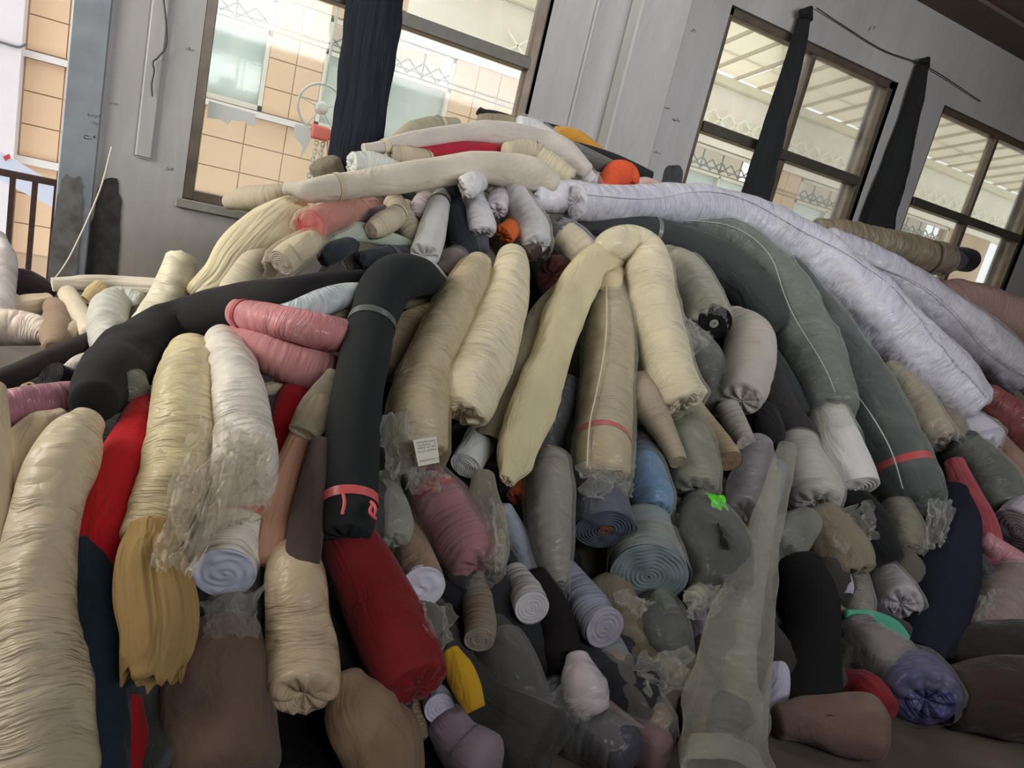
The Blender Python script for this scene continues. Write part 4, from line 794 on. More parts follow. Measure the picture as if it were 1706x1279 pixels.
roll('cream short roll leaning left of the bent grey-white roll', (212, 200, 176), 'cloth', 'round', 0.12, [(112, 488, 15), (125, 510, 17), (138, 535, 16), (148, 555, 14)])
roll('peach lining flap hanging under the thin off-white roll', (206, 184, 140), 'cloth', 'hem', 0.06, [(170, 478, 14), (155, 490, 14), (142, 500, 9)], flat=.5)
roll('dark brown cloth behind the bent grey-white roll', (70, 60, 54), 'cloth', 'round', 0.14, [(255, 500, 16), (235, 520, 20), (222, 545, 18)])
roll('white cloth lump below the brown-black slanting roll', (206, 200, 190), 'cloth', 'round', 0.06, [(170, 600, 20), (140, 612, 24), (118, 622, 18)])
roll('black flat roll end under the brown-black slanting roll', (44, 40, 42), 'cloth', 'disc', 0.02, [(120, 640, 26, .1), (95, 634, 28, .03), (84, 628, 28)], flatend=.8, face=0.6)
roll('mauve-pink film-wrapped roll at the left edge', (170, 110, 122), 'wrap', 'round', -0.04, [(160, 662, 24), (120, 662, 27), (70, 670, 31), (10, 682, 35), (-60, 700, 38)])
roll('cream pleated roll leaning behind the big crinkled beige roll at the left', (214, 198, 166), 'pleat', 'round', -0.06, [(105, 692, 14), (72, 716, 32), (45, 760, 42), (28, 820, 42), (20, 870, 36)])
roll('pale cloth edge cut by the left side of the picture', (206, 188, 160), 'cloth', 'round', -0.20, [(-12, 650, 20), (-8, 740, 24), (-12, 840, 28), (-18, 940, 26)])
roll('big crinkled beige plastic-wrapped roll at the lower left', (206, 190, 158), 'wrap', 'round', -0.22, [(146, 700, 26), (124, 728, 40), (102, 775, 49), (85, 830, 50), (71, 890, 55), (62, 950, 60), (57, 1020, 66), (58, 1100, 70), (60, 1180, 76), (58, 1300, 84)], ring=.006, fold=.10, wob=.07)
roll('bright red roll between the beige and cream rolls at the left', (196, 32, 40), 'cloth', 'round', -0.10, [(238, 670, 22, .04), (230, 710, 32), (216, 760, 45), (197, 815, 55), (184, 870, 60), (176, 920, 54), (184, 975, 36)], wob=.02, fold=.04)
roll('dark teal cloth roll under the red roll', (34, 50, 60), 'cloth', 'round', -0.15, [(138, 905, 20), (150, 950, 34), (162, 1020, 40), (168, 1100, 42), (170, 1180, 42), (172, 1300, 42)], fold=.08)
roll('long cream crinkled roll running down to the olive cloth, left', (224, 208, 162), 'wrap', 'round', -0.20, [(318, 590, 36, .06), (312, 625, 48), (308, 680, 54), (303, 735, 54), (290, 790, 54), (272, 845, 52), (252, 895, 48)], ring=.009)
roll('olive-tan cloth bunched and hanging at the foot of the long cream roll', (172, 142, 92), 'pleat', 'hem', -0.27, [(252, 880, 38), (250, 925, 54), (256, 980, 62), (264, 1040, 62), (262, 1090, 56), (256, 1130, 46)], flat=.6, pleat=.10, wob=.12, ragged=.025)
F8 = roll('white roll in crumpled torn film with a thin red band, left centre', (226, 220, 206), 'wrap', 'disc', -0.28, [(372, 570, 30, .12), (385, 610, 40, .05), (397, 660, 45), (405, 715, 48), (408, 770, 52), (402, 825, 55), (392, 880, 56, .0), (380, 930, 54, .06), (374, 955, 52, .12)], ring=.007, endcol=(206, 210, 232), turns=3, bands=[(.86, (188, 22, 24), .009)], flatend=.95, face=0.75)
for q, (cs, sd) in enumerate((([(330, 700, -.08), (450, 720, -.1), (440, 860, -.1), (275, 850, -.12)], 5), ([(300, 780, -.1), (400, 760, -.12), (330, 960, -.16), (250, 950, -.1)], 8), ([(360, 760, -.1), (456, 740, -.06), (450, 850, -.08), (350, 880, -.12)], 12))):
    sheet('torn_wrap', cs, -0.30, film_mat((236, 228, 208), .30, q), .028, 36, F8, seed=sd)
roll('second red roll in shade beside the charcoal arch', (176, 30, 38), 'cloth', 'round', -0.02, [(498, 640, 22), (488, 675, 30), (480, 720, 30), (474, 765, 24)], fold=.05)
roll('pink-brown slack cloth hanging left of the charcoal arch', (184, 140, 116), 'pleat', 'round', -0.16, [(538, 668, 18), (515, 715, 28), (495, 770, 34), (480, 830, 38), (466, 890, 38), (456, 930, 32)], pleat=.14, flat=.7)
F10 = roll('clear plastic cone folded over the pink-brown cloth', (150, 146, 128), 'wrap', 'hem', -0.24, [(556, 622, 14), (540, 655, 24), (522, 690, 30), (505, 722, 26)], flat=.5, bodyname='plastic_wrap', bodymat=film_mat((190, 184, 160), .34, 1), cat='plastic sheet', name='plastic_cone', group='loose plastic')
roll('dark taupe roll hanging just left of the charcoal arch, its dark end low down', (84, 70, 64), 'cloth', 'disc', -0.26, [(535, 740, 18), (524, 800, 25), (512, 860, 29), (504, 930, 30), (500, 978, 28)], endcol=(52, 48, 50), flatend=.7, face=0.55)
roll('dark film bag under the white roll with the red band', (70, 74, 74), 'wrap', 'gather', -0.04, [(420, 960, 40), (390, 1010, 50), (380, 1050, 46)], film=(0, 1, .05, .1, FW_))
roll('peach-cream roll with a large gathered end, lower left centre', (206, 184, 150), 'wrap', 'gather', -0.20, [(488, 930, 42, .06), (494, 975, 50), (497, 1030, 54), (502, 1085, 58), (505, 1130, 60), (506, 1150, 58)], ring=.001, fold=.04, face=0.5)
roll('big dark red roll lying diagonally below the charcoal arch', (124, 28, 34), 'cloth', 'fold', -0.20, [(575, 890, 44, .05), (598, 935, 52), (624, 990, 57), (652, 1050, 61), (678, 1105, 63), (692, 1138, 58)], wob=.02, fold=.03, face=0.4)
roll('black plastic-wrapped end beneath the pink tie', (34, 36, 38), 'wrap', 'gather', -0.14, [(610, 820, 40), (600, 865, 48), (590, 905, 44)])
roll('wad of pale crumpled film right of the pink tie', (150, 152, 140), 'wrap', 'gather', -0.16, [(640, 800, 26, .1), (650, 840, 32), (656, 880, 34), (655, 895, 30)], bodymat=film_mat((206, 210, 194), .45, 2), wob=.2, bodyname='plastic_wrap', name='plastic_wad', cat='plastic wad', group='loose plastic')
roll('peach roll with a round white end, right of the dark red roll', (160, 134, 112), 'cloth', 'disc', -0.17, [(672, 885, 30), (686, 925, 35), (704, 978, 39)], endcol=(222, 222, 236), turns=2, face=.85)
roll('dusty rose film-wrapped roll with a red tape, below the paper label', (168, 112, 118), 'ring', 'gather', -0.14, [(712, 795, 30, .1), (732, 830, 42), (758, 870, 50), (782, 910, 54), (796, 935, 50)], film=(0, 1, .05, .12, (206, 200, 196), 0), bands=[(.28, (186, 30, 44), .02)], face=0.5)
roll('small translucent bag hanging over the dusty rose roll', (160, 156, 142), 'wrap', 'gather', -0.20, [(805, 795, 20), (806, 830, 26), (820, 870, 26), (826, 915, 24), (822, 940, 18)], bodymat=film_mat((190, 186, 168), .35, 1), bodyname='plastic_wrap', name='plastic_bag', cat='plastic bag', group='loose plastic')
roll('rust-orange cloth peeping out under the pale yellow roll', (170, 84, 48), 'cloth', 'gather', 0.0, [(885, 770, 14), (874, 800, 20), (862, 828, 20)])
roll('grey film-wrapped roll with a pale puffy top, left of the slate roll', (142, 138, 130), 'wrap', 'gather', -0.10, [(918, 772, 30, .05), (915, 810, 38), (914, 860, 37), (918, 910, 34), (924, 945, 26), (930, 968, 16)], film=(0, 1, .03, .10, (206, 204, 196)))
roll('pale blue-grey narrow roll left of the grey film roll', (156, 166, 178), 'cloth', 'round', -0.02, [(838, 850, 18), (858, 890, 22), (880, 930, 24), (892, 960, 20)])
roll('dark green cloth between the rose roll and the pale blue-grey roll', (50, 58, 54), 'cloth', 'round', 0.05, [(830, 870, 26), (850, 930, 32), (875, 990, 34)])
roll('slate grey roll with a brown cardboard core showing, centre', (92, 98, 108), 'cloth', 'core', -0.12, [(1000, 800, 40, .12), (1003, 845, 48, .05), (1008, 882, 52)], endcol=(84, 90, 104), core=(112, 84, 62), turns=9, face=0.62)
roll('bright blue film-wrapped roll end, centre right', (84, 136, 182), 'wrap', 'gather', -0.08, [(1066, 752, 24, .1), (1076, 790, 32), (1086, 828, 36), (1088, 845, 32)], film=(0, 1, .05, .08, FW_), face=0.4)
roll('purple-grey small spiral end above the blue roll', (96, 92, 100), 'cloth', 'disc', -0.03, [(1078, 722, 20, .15), (1072, 740, 21)], face=0.8)
roll('big blue-grey roll with broad spiral end facing down', (134, 144, 144), 'ring', 'disc', -0.18, [(1072, 868, 46, .05), (1074, 900, 56), (1078, 935, 64, .04), (1081, 958, 66, .1)], ring=.004, endcol=(130, 146, 150), turns=9, film=(.2, .95, 0, .05, FW_), face=0.72)
roll('thin ribbed beige roll pointing down, left of the green-grey film roll', (168, 156, 136), 'ring', 'disc', -0.22, [(1068, 640, 26, .05), (1078, 668, 28), (1096, 700, 24), (1112, 730, 19), (1124, 755, 17), (1130, 770, 15)], endcol=(150, 138, 118), face=0.6)
roll('ribbed beige roll with a brown spiral end, right of the green-grey film roll', (160, 146, 120), 'ring', 'disc', -0.20, [(1150, 668, 14, .05), (1170, 698, 17), (1192, 730, 19), (1210, 756, 21), (1216, 768, 21)], endcol=(134, 112, 88), flatend=.85, face=0.75)
roll('small ribbed grey roll end right of the brown spiral end', (168, 162, 156), 'ring', 'disc', -0.14, [(1212, 678, 20, .05), (1225, 705, 21), (1238, 728, 18), (1243, 738, 16)], face=0.75)
roll('green-grey roll in loose film between the two ribbed beige rolls', (128, 130, 116), 'wrap', 'gather', -0.13, [(1128, 690, 34, .1), (1146, 735, 42), (1156, 780, 44), (1158, 810, 38)], film=(0, 1, .04, .14, (196, 198, 180)))
roll('black roll end below the small ribbed grey roll end', (26, 28, 28), 'cloth', 'gather', -0.02, [(1275, 690, 24, .05), (1282, 722, 26), (1284, 740, 22)])
HC = roll('charcoal cloth in loose film with a ragged hole, lower centre right', (60, 62, 62), 'cloth', 'gather', -0.16, [(1160, 838, 28, .05), (1178, 880, 52), (1192, 930, 60), (1200, 975, 52)], wob=.1, film=(.05, 1, .06, .10, (196, 198, 188)))
sheet('torn_opening', [(1192, 872), (1216, 880), (1238, 912), (1204, 916)], -.345, cloth_mat((10, 12, 12), 'cloth'), .006, 14, HC, 'black hollow of the tear', seed=9, ragged=.08)  # black sheet put in for the darkness inside the hole
GT = sheet('green_tape', [(1174, 822), (1206, 826), (1216, 872), (1190, 846)], -.32, plain((92, 214, 50), .4, name='green_tape'), .010, 14, None, 'crumpled neon green tape on the charcoal film-wrapped roll', 'tape', seed=4, thick=.001, ragged=.04)
roll('long grey-green plastic film hanging down right of the charcoal film-wrapped roll', (200, 200, 190), 'wrap', 'hem', -0.33, [(1312, 742, 14), (1297, 800, 19), (1276, 880, 26), (1254, 960, 36), (1230, 1050, 50), (1212, 1150, 62), (1200, 1240, 72), (1194, 1330, 78)], pleat=.16, fold=.1, wob=.12, flat=.45, bodymat=film_mat((206, 204, 192), .16, 2), bodyname='plastic_film', name='hanging_film', cat='plastic sheet', group='loose plastic')
roll('dull olive-grey roll inside the long hanging film', (124, 124, 110), 'cloth', 'round', -0.12, [(1285, 790, 18, .05), (1262, 880, 26, .08), (1236, 980, 36, .1), (1215, 1080, 44, .12), (1200, 1180, 48, .14), (1192, 1300, 50, .16)], fold=.08)
roll('crumpled pinkish film bag with silver highlights, left of the fuzzy white end', (150, 138, 144), 'wrap', 'gather', -0.10, [(1262, 740, 24), (1262, 775, 30), (1250, 810, 32), (1240, 850, 28)], bodymat=film_mat((206, 200, 206), .4, 0), bodyname='plastic_wrap', wob=.15, name='plastic_bag', cat='plastic bag', group='loose plastic')
roll('blue cloth behind the silver-lit film bag', (70, 96, 124), 'cloth', 'round', 0.0, [(1290, 780, 20), (1275, 830, 24), (1262, 880, 20)])
roll('fuzzy white rounded roll end below the green-grey film roll', (186, 184, 176), 'ring', 'gather', -0.06, [(1330, 745, 34, .1), (1345, 785, 42), (1358, 818, 46), (1360, 830, 42)], face=0.5, film=(0, 1, .03, .08, FW_))
roll('clear film bundle below the fuzzy white rounded end', (110, 112, 106), 'wrap', 'gather', -0.06, [(1345, 868, 26), (1318, 890, 34), (1300, 915, 30)], bodymat=film_mat((186, 190, 180), .35, 1), bodyname='plastic_wrap', name='plastic_bag', cat='plastic bag', group='loose plastic')
roll('flat taupe cloth end above the tall black cloth', (134, 124, 108), 'cloth', 'fold', -0.12, [(1368, 858, 34), (1390, 895, 44), (1408, 930, 46), (1416, 950, 42)], flat=.6)
roll('black roll in the gap between the white roll end and the red-taped roll', (26, 30, 28), 'cloth', 'round', 0.04, [(1400, 820, 34), (1435, 870, 42), (1460, 930, 42)])  # near-black filler stands for the dark between the rolls
roll('tall black cloth hanging at the lower right, left of the mint cloth', (22, 24, 24), 'knit', 'hem', -0.17, [(1330, 938, 34), (1348, 990, 42), (1354, 1060, 43), (1356, 1140, 43), (1358, 1210, 42), (1358, 1250, 40)], flat=.6)
roll('dark navy cloth hanging at the lower right, right of the mint cloth', (26, 28, 44), 'knit', 'hem', -0.17, [(1590, 815, 22), (1588, 860, 40), (1578, 920, 50), (1572, 980, 50), (1556, 1040, 44), (1538, 1090, 34)], flat=.6)
roll('dusty red cloth strip right of the red-taped film roll', (172, 84, 92), 'cloth', 'round', -0.05, [(1590, 770, 16), (1612, 830, 24), (1635, 880, 26), (1650, 935, 20)], flat=.6)
roll('taupe film-wrapped roll under the end of the red-taped roll', (120, 112, 92), 'wrap', 'gather', -0.03, [(1492, 840, 22), (1505, 880, 30), (1512, 915, 26)], film=(0, 1, .04, .12, FW_))
roll('white plastic-wrapped round end left of the navy cloth', (184, 178, 186), 'wrap', 'gather', -0.10, [(1475, 955, 26, .12), (1492, 985, 33), (1500, 1003, 34)], face=0.8, film=(0, 1, .03, .08, FW_))
roll('small grey-green wrapped end between the black and white ends, lower right', (120, 116, 104), 'wrap', 'gather', -0.04, [(1420, 960, 22), (1425, 1000, 28), (1428, 1025, 24)], film=(0, 1, .04, .12, FW_))
roll('tiny white cloth corner under the flat taupe cloth', (190, 190, 206), 'cloth', 'hem', -0.10, [(1405, 950, 10), (1410, 975, 12), (1412, 990, 9)], flat=.5)
roll('mint green cloth folded between the black and the navy cloth', (88, 176, 148), 'cloth', 'hem', -0.10, [(1412, 1025, 10), (1450, 1036, 20), (1485, 1052, 22), (1512, 1075, 14)], flat=.5)
roll('mauve-grey film-wrapped bundle below the mint cloth', (126, 116, 122), 'wrap', 'gather', -0.12, [(1425, 1048, 34, .05), (1450, 1082, 46), (1480, 1115, 52), (1496, 1132, 46)], film=(.2, 1, .04, .1, FW_))
roll('deep blue film-wrapped roll end at the lower right', (58, 58, 120), 'wrap', 'gather', -0.10, [(1480, 1150, 44, .1), (1500, 1190, 54), (1512, 1225, 54)], film=(.1, 1, .05, .08, (190, 186, 190)), face=0.6)
roll('dark red cloth lump left of the deep blue roll end', (130, 34, 42), 'cloth', 'round', -0.04, [(1400, 1150, 26), (1425, 1190, 34), (1440, 1240, 32)])
roll('dusty brown-pink roll at the lower right edge', (142, 112, 104), 'wrap', 'gather', -0.08, [(1690, 960, 36), (1662, 1010, 46), (1630, 1055, 48), (1600, 1085, 42)], film=(0, 1, .04, .10, FW_))
roll('pink wrapped roll with red tape at the right edge', (200, 140, 146), 'wrap', 'round', -0.12, [(1640, 900, 18), (1680, 940, 30), (1730, 990, 36)], bands=[(.5, (196, 24, 34), .02)])
roll('lilac-white spiral end at the right edge above the red tape', (184, 180, 190), 'cloth', 'disc', -0.14, [(1740, 840, 36, .2), (1710, 865, 40, .05), (1695, 882, 40)], face=0.8)
roll('dark green film-wrapped roll at the right, below the lilac-white bag', (56, 66, 62), 'wrap', 'gather', 0.0, [(1600, 740, 34), (1640, 790, 42), (1670, 840, 42)], film=(0, 1, .04, .10, FW_))
roll('red and black wrapped roll at the right edge under the second white roll', (140, 62, 64), 'wrap', 'round', 0.0, [(1640, 660, 26), (1680, 700, 38), (1730, 750, 42)])
roll('dusty brown roll running off the right edge', (150, 124, 108), 'cloth', 'round', -0.02, [(1650, 730, 22), (1690, 790, 34), (1740, 860, 40)])
roll('dark cloth bundle with a clear wrapped tail, right of the navy cloth', (60, 60, 70), 'wrap', 'gather', -0.08, [(1625, 930, 16), (1640, 960, 20), (1655, 985, 16)])
roll('teal cloth tip below the navy cloth', (110, 150, 146), 'cloth', 'hem', -0.08, [(1560, 1080, 14), (1545, 1095, 15), (1530, 1105, 9)], flat=.5)
roll('black cloth roll at the lower right corner', (40, 34, 34), 'cloth', 'round', -0.05, [(1560, 1110, 40), (1620, 1150, 60), (1700, 1190, 70), (1790, 1230, 70)])
roll('brown-black cloth at the bottom right corner', (54, 42, 38), 'cloth', 'round', -0.10, [(1560, 1230, 50), (1630, 1260, 64), (1720, 1300, 70)])
roll('pinkish pale cloth at the bottom edge under the tall black cloth', (116, 94, 86), 'cloth', 'round', -0.02, [(1280, 1250, 24), (1325, 1272, 34), (1400, 1320, 50)], wob=.16, fold=.15)
roll('white ragged cloth edge between the hanging film and the tall black cloth', (190, 188, 206), 'cloth', 'hem', -0.08, [(1300, 1090, 12), (1296, 1130, 20), (1288, 1180, 22), (1280, 1220, 16)], flat=.5)
# --- lower centre
roll('white spiral roll end in loose film, left of the black ribbed roll', (196, 192, 192), 'ring', 'disc', -0.18, [(858, 958, 24, .12), (874, 985, 29, .05), (886, 1012, 30)], endcol=(206, 204, 208), flatend=.95, turns=5, face=0.88)
roll('taupe roll with a slack spiral end, below the dusty rose roll', (138, 128, 112), 'ring', 'disc', -0.17, [(790, 962, 22, .08), (796, 1005, 27), (800, 1042, 28), (798, 1066, 26)], endcol=(150, 142, 128), flatend=.85, ring=.003, turns=4, face=0.8)
roll('olive cloth edge between the taupe and the white spiral ends', (112, 106, 84), 'cloth', 'hem', -0.08, [(840, 990, 12), (858, 1020, 18), (868, 1045, 14)], flat=.5)
roll('blue-grey ribbed roll with a frayed spiral end, lower centre', (146, 150, 166), 'ring', 'disc', -0.18, [(938, 955, 28, .1), (962, 990, 34, .04), (990, 1028, 37), (1008, 1046, 36)], endcol=(168, 162, 176), turns=4, flatend=.95, face=0.75)
roll('black ribbed roll running down between the two spiral ends', (28, 24, 24), 'ring', 'round', -0.07, [(895, 960, 24), (915, 1010, 34), (930, 1065, 38), (938, 1120, 34)], ring=.006)
roll('grey cloth roll under the frayed spiral end', (120, 128, 138), 'cloth', 'round', -0.06, [(990, 1050, 30), (1012, 1090, 36), (1030, 1130, 34)])
roll('mustard yellow cloth below the taupe spiral end', (206, 160, 40), 'cloth', 'hem', -0.22, [(752, 1085, 14), (765, 1115, 24), (780, 1150, 24), (792, 1182, 18)], flat=.6)
roll('dark slate roll in a clear bag right of the mustard cloth', (66, 68, 70), 'cloth', 'gather', -0.10, [(818, 1050, 36, .05), (842, 1100, 45), (864, 1160, 48), (878, 1215, 46)], film=(.2, 1, .06, .12, (190, 188, 180), 0))
roll('white crumpled plastic bag, lower centre', (196, 186, 192), 'wrap', 'hem', -0.18, [(962, 1095, 20), (968, 1130, 38), (980, 1165, 42), (992, 1190, 30)], wob=.16, name='plastic_bag', cat='plastic bag')
roll('small white-lilac spiral end below the big dark red roll', (200, 198, 220), 'cloth', 'disc', -0.14, [(712, 1140, 20, .12), (724, 1162, 24, .04), (732, 1180, 26)], turns=4, face=0.85)
roll('beige film-wrapped end beside the white-lilac spiral end', (136, 120, 100), 'wrap', 'gather', -0.08, [(680, 1175, 20), (685, 1210, 26), (690, 1232, 24)])
roll('beige cloth bundle with a dark hollow at the bottom edge', (146, 124, 98), 'cloth', 'gather', -0.16, [(575, 1135, 34), (590, 1175, 54), (610, 1215, 62), (630, 1260, 60), (640, 1310, 50)], fold=.14, wob=.12)
roll('taupe slack cloth right of the beige bundle, bottom edge', (132, 114, 94), 'pleat', 'round', -0.10, [(640, 1170, 24), (665, 1210, 32), (670, 1260, 34), (665, 1320, 34)])
roll('dark brown blanket roll at the bottom left centre', (112, 92, 80), 'cloth', 'round', -0.12, [(370, 1060, 66), (368, 1120, 88), (368, 1190, 96), (370, 1300, 100)], wob=.08)
roll('red cloth at the bottom edge, left', (160, 24, 30), 'cloth', 'round', -0.12, [(212, 1170, 24), (212, 1230, 34), (214, 1310, 38)])
roll('black-brown cloth behind the olive-tan cloth', (38, 32, 34), 'cloth', 'round', -0.02, [(290, 960, 50), (300, 1040, 60), (290, 1120, 60), (260, 1200, 50)])
roll('navy film-wrapped roll at the bottom edge, centre', (48, 50, 70), 'wrap', 'round', -0.08, [(912, 1150, 34), (950, 1200, 44), (990, 1250, 46), (1020, 1310, 46)], film=(0, 1, .0, .10, FW_))
roll('pale mauve cloth at the bottom edge right of the dark slate bag', (138, 124, 134), 'cloth', 'round', -0.10, [(740, 1200, 34), (770, 1240, 44), (800, 1300, 50)])
roll('mauve-brown roll at the bottom edge, centre', (120, 98, 100), 'cloth', 'round', -0.10, [(1000, 1180, 26), (1040, 1230, 34), (1080, 1300, 38)])
roll('taupe roll with an orange-brown gathered film end, lower centre', (130, 110, 88), 'wrap', 'gather', -0.13, [(1015, 1095, 26, .05), (1042, 1140, 32), (1075, 1190, 38), (1092, 1212, 36)], film=(0, 1, .05, .12, FW_))
roll('dark green-grey film-wrapped roll, lower centre', (62, 72, 70), 'wrap', 'gather', -0.02, [(1095, 1000, 30, .1), (1102, 1045, 42), (1108, 1090, 46), (1110, 1130, 40)], film=(.1, 1, .05, .10, FW_))
roll('short tube wrapped in grey-green paper under the big blue-grey spiral end', (116, 124, 112), 'cloth', 'disc', -0.12, [(1098, 992, 16, .03), (1110, 1010, 18), (1118, 1024, 17)], face=0.6)
roll('pale end in clear film right of the big blue-grey spiral end', (160, 160, 142), 'wrap', 'gather', -0.12, [(1190, 965, 22), (1168, 990, 24), (1155, 1002, 20)])
roll('lilac cloth half hidden behind the long hanging film', (150, 142, 160), 'cloth', 'round', -0.02, [(1165, 1010, 24), (1172, 1060, 30), (1180, 1120, 28)])
roll('brown-grey film-wrapped roll behind the long hanging film', (104, 94, 80), 'wrap', 'round', 0.02, [(1125, 1100, 34), (1140, 1170, 42), (1150, 1250, 44), (1155, 1310, 40)])
roll('dark grey cloth between the dark red roll and the taupe spiral end', (70, 74, 76), 'wrap', 'round', 0.0, [(715, 1010, 26), (740, 1050, 32), (760, 1090, 28)])
roll('black film-wrapped roll left of the slate roll', (52, 54, 58), 'wrap', 'round', 0.04, [(945, 640, 22), (925, 690, 28), (905, 750, 28)])
roll('maroon cloth peeping out left of the grey film roll', (112, 36, 44), 'cloth', 'round', 0.04, [(900, 730, 16), (888, 760, 20), (876, 800, 18)])
roll('dark grey cloth under the light grey coil', (50, 48, 50), 'cloth', 'round', 0.08, [(1270, 620, 32), (1290, 680, 38), (1330, 740, 38), (1360, 790, 34)])
roll('dark film-wrapped roll end above the bright red roll', (90, 92, 84), 'wrap', 'core', -0.12, [(205, 610, 30, .12), (212, 640, 32, .03), (216, 655, 32)], core=(24, 24, 26), flatend=.8, face=0.8)
SC = [('torn clear film over the dark red roll, beside the round white end', [(700, 1000), (760, 1020), (740, 1100), (700, 1080)], -.24),
 ('crumpled clear film at the rounded end of the centre taupe roll', [(962, 775), (1052, 770), (1050, 830), (975, 835)], -.22),
 ('ragged film tail hanging from the end of the red-taped green-grey roll', [(1540, 830), (1585, 835), (1580, 905), (1548, 912)], -.30),
 ('torn film flap under the black hollow roll in the centre right', [(1132, 520), (1180, 560), (1190, 575), (1150, 590)], -.30),
 ('ragged torn film under the big blue-grey spiral end', [(1025, 985), (1085, 1000), (1075, 1030), (1030, 1010)], -.24),
 ('clear film scrap with bright creases left of the hanging film', [(1140, 985), (1205, 975), (1190, 1030), (1135, 1035)], -.24),
 ('clear film over the dark gap right of the fuzzy white end', [(1380, 850), (1450, 840), (1460, 900), (1390, 920)], -.20),
 ('crumpled film under the white roll with the red band', [(330, 1005), (430, 985), (430, 1060), (345, 1070)], -.24),
 ('clear film twist hanging right of the dusty rose roll', [(815, 840), (840, 835), (842, 950), (825, 955)], -.28),
 ('film scrap over the dark green-grey roll in the lower centre', [(1060, 1090), (1140, 1080), (1150, 1150), (1070, 1160)], -.24),
 ('film scrap on the black cloth at the lower right corner', [(1590, 1100), (1680, 1110), (1690, 1160), (1600, 1150)], -.26),
 ('pale film corner right of the navy cloth', [(1625, 990), (1665, 985), (1660, 1040), (1625, 1045)], -.26),
 ('wrinkled clear film draped on the bag with the paper label', [(632, 700), (690, 690), (700, 800), (640, 790)], -.30),
 ('torn film rim below the paper label', [(690, 778), (752, 790), (735, 822), (670, 815)], -.28)]
for k, (lab, cs, of) in enumerate(SC):
    sheet('plastic_scrap', cs, of, film_mat((226, 224, 214), .14, k % 3), .022, 22, None, lab, 'plastic scrap', seed=20 + k, ragged=.25, freq=7, group='loose plastic')
# --- paper label on the bag of the warm grey roll
lb = [heap_pt(x, y, -.36)[0] for x, y in ((688, 733), (727, 727), (732, 770), (697, 777))]
def label_sheet():
    bm = bmesh.new(); f = bm.faces.new([bm.verts.new(p) for p in lb]); bmesh.ops.subdivide_edges(bm, edges=bm.edges[:], cuts=5, use_grid_fill=True)
    me = bpy.data.meshes.new('paper_label'); bm.to_mesh(me); bm.free()
    o = put('paper_label', me, plain((206, 204, 190), .7, name='label_paper'), None, 'small printed white paper label on the bag of the warm grey roll', 'label')
    md = o.modifiers.new('thickness', 'SOLIDIFY'); md.thickness = .0006
    rd = random.Random(5); bm = bmesh.new(); a, b, c, d = lb; n = np.cross(b - a, d - a); n /= np.linalg.norm(n)
    if n @ (a - CAMP) > 0: n = -n
    def pt(u, v): return (a * (1 - u) + b * u) * (1 - v) + (d * (1 - u) + c * u) * v + n * .0015
    for i, v0 in enumerate((.10, .21, .32, .45, .80)):
        u = .08
        while u < .9:
            w = .045; u += .012
            if rd.random() < .82:
                for q in range(3):
                    du, dv = rd.uniform(0, w * .6), rd.uniform(0, .05)
                    if q % 2: r_ = (u + du, v0 + dv, .008, .05)
                    else: r_ = (u + du * .3, v0 + dv, .04, .010)
                    bm.faces.new([bm.verts.new(pt(r_[0], r_[1])), bm.verts.new(pt(r_[0] + r_[2], r_[1])), bm.verts.new(pt(r_[0] + r_[2], r_[1] + r_[3])), bm.verts.new(pt(r_[0], r_[1] + r_[3]))])
            u += w
    me = bpy.data.meshes.new('print'); bm.to_mesh(me); bm.free(); put('print', me, plain((70, 66, 66), .8, name='print'), o)
label_sheet()
# --- things on the landing side, far left
roll('bulging translucent white plastic bag at the left edge by the doorway', (232, 224, 220), 'wrap', 'round', 0.25, [(-8, 395, 16), (-4, 430, 26), (-8, 480, 30), (-20, 540, 34)], name='plastic_bag', cat='plastic bag')
roll('dark purple-brown cloth heap beneath the landing railing', (62, 48, 54), 'cloth', 'round', 0.35, [(8, 460, 18), (35, 468, 24), (62, 478, 20), (85, 488, 12)], wob=.12)
roll('cream ribbed cloth strips on the floor by the doorway', (206, 190, 162), 'pleat', 'round', 0.30, [(10, 515, 18), (50, 512, 20), (82, 505, 16)], pleat=.15)
roll('wide pale plastic-covered bolt on the floor at the left edge', (226, 208, 190), 'wrap', 'round', 0.25, [(-30, 545, 32), (20, 545, 30), (60, 550, 26), (84, 556, 18)])
roll('crumpled rag tangle at the foot of the door jamb', (150, 130, 108), 'ring', 'round', 0.2, [(92, 510, 12), (100, 530, 18), (98, 560, 18), (88, 580, 12)], wob=.25, fold=.2)
roll('pale rag next to the brown-black slanting roll', (196, 184, 158), 'cloth', 'round', 0.18, [(110, 560, 14), (130, 548, 18), (148, 560, 14)], wob=.2)
for k, (a_, b_) in enumerate((((8, 585), (60, 598)), ((30, 600), (75, 580)), ((50, 582), (20, 606)))):
    pa, pb = on_wall(*a_, 4.0), on_wall(*b_, 4.0); pa[2] = pb[2] = .02
    strand('loose_strap', [pa, (pa + pb) / 2 + np.array([0, .05, .03]), pb], .008, plain((176, 160, 130), .7, name='strap'), label='thin pale packing strap on the floor at the left edge, %s' % ('nearest the wall', 'middle one', 'lowest one')[k], cat='strap')

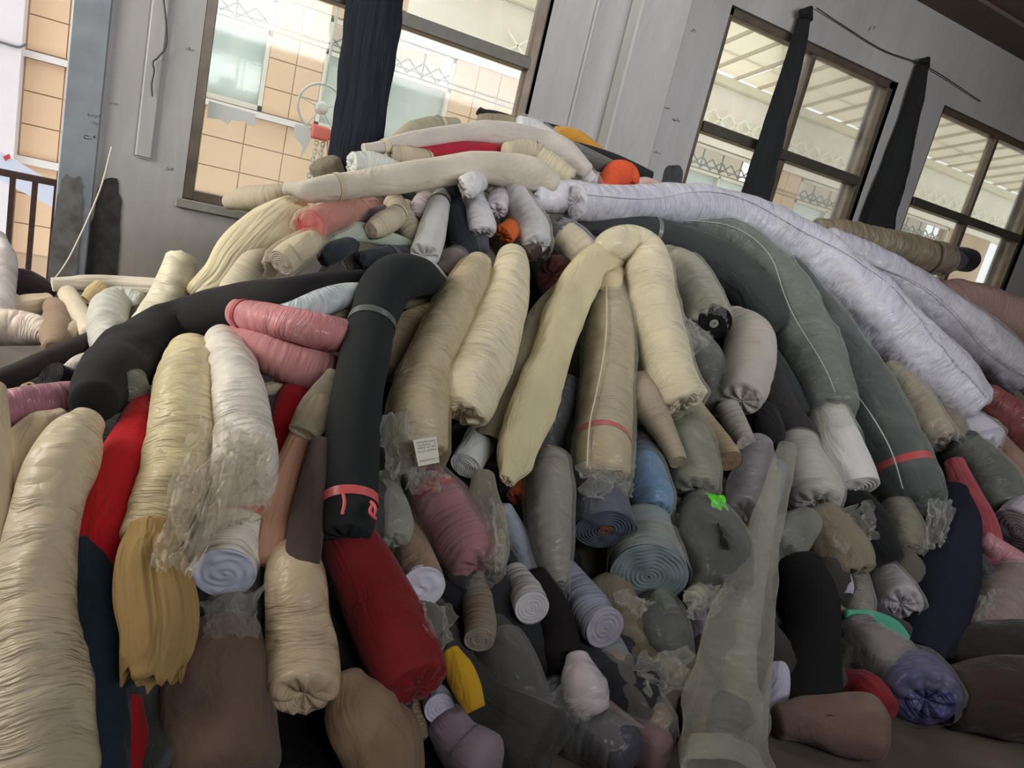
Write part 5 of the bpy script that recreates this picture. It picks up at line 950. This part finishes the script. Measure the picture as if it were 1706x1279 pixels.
# --- the buried mass of the heap: rolls nobody can pick apart, below the ones in view
def buried():
    rd = random.Random(11); V, F, TC, MI = [], [], [], []; n0 = 0
    cols = [(60, 58, 56), (96, 92, 84), (40, 42, 46), (128, 118, 100), (52, 44, 44), (84, 88, 86)]
    for row in range(9):
        for colm in range(24):
            Y = 1.55 + row * .33 + rd.uniform(-.08, .08); X = -.75 + colm * .33 + rd.uniform(-.1, .1) + row * .05
            if Y > 2.3 and X < .75: continue
            if X < -.2: continue
            Z = .80 * (Y - 1.4) - .30 + rd.uniform(-.06, .0)
            Z = min(Z, 1.22)
            if Z < .1: Z = .1
            a = rd.uniform(-.9, .9); l = rd.uniform(.35, .6); dx, dy = math.sin(a) * l, -math.cos(a) * l
            C = [(X - dx * .6, min(4.2, Y - dy * .6), Z + .6 * l * .55), (X, min(4.2, Y), Z), (X + dx * .5, Y + dy * .5, max(.1, Z - .5 * l * .6))]
            r = rd.uniform(.085, .125); Cc, R, U = spline(C, [r] * 3, .05)
            me = tube('t', Cc, R, U, 16, 'round', 'gather', .08, .05, seed=rd.randrange(90))
            n = len(me.vertices); co = np.empty(n * 3, np.float32); me.vertices.foreach_get('co', co); co = co.reshape(-1, 3)
            f = np.empty(len(me.polygons) * 4, np.int32); me.loops.foreach_get('vertex_index', f)
            tc = np.empty(n * 3, np.float32); me.attributes['tc'].data.foreach_get('vector', tc)
            V.append(co); F.append(f.reshape(-1, 4) + n0); TC.append(tc.reshape(-1, 3)); MI.append(np.full(len(f) // 4, rd.randrange(6))); n0 += n
            bpy.data.meshes.remove(me)
    # the solid ground of the heap under them
    me = mesh_np('buried_rolls', np.vstack(V), np.vstack(F), np.vstack(TC), mats=np.concatenate(MI))
    put('buried_rolls', me, [cloth_mat(c, 'cloth') for c in cols], None, 'mass of dull fabric rolls buried beneath the visible ones', 'fabric rolls', None, 'stuff')
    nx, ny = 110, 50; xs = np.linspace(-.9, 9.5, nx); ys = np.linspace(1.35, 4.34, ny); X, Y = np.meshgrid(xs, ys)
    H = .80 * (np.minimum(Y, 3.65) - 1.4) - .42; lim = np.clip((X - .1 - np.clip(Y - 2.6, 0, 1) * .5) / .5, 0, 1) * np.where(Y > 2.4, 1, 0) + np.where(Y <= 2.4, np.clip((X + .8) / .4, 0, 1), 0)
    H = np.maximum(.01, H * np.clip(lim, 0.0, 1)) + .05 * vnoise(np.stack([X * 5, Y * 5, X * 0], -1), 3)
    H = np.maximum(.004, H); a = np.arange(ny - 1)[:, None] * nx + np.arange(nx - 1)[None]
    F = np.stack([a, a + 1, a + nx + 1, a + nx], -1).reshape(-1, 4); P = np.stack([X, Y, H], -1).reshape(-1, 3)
    put('buried_cloth', mesh_np('buried_cloth', P, F, P), cloth_mat((20, 18, 18), 'cloth'), None, 'dark compressed cloth at the bottom of the heap', 'cloth', None, 'stuff')  # colour darkened for the deep shade low in the heap
buried()
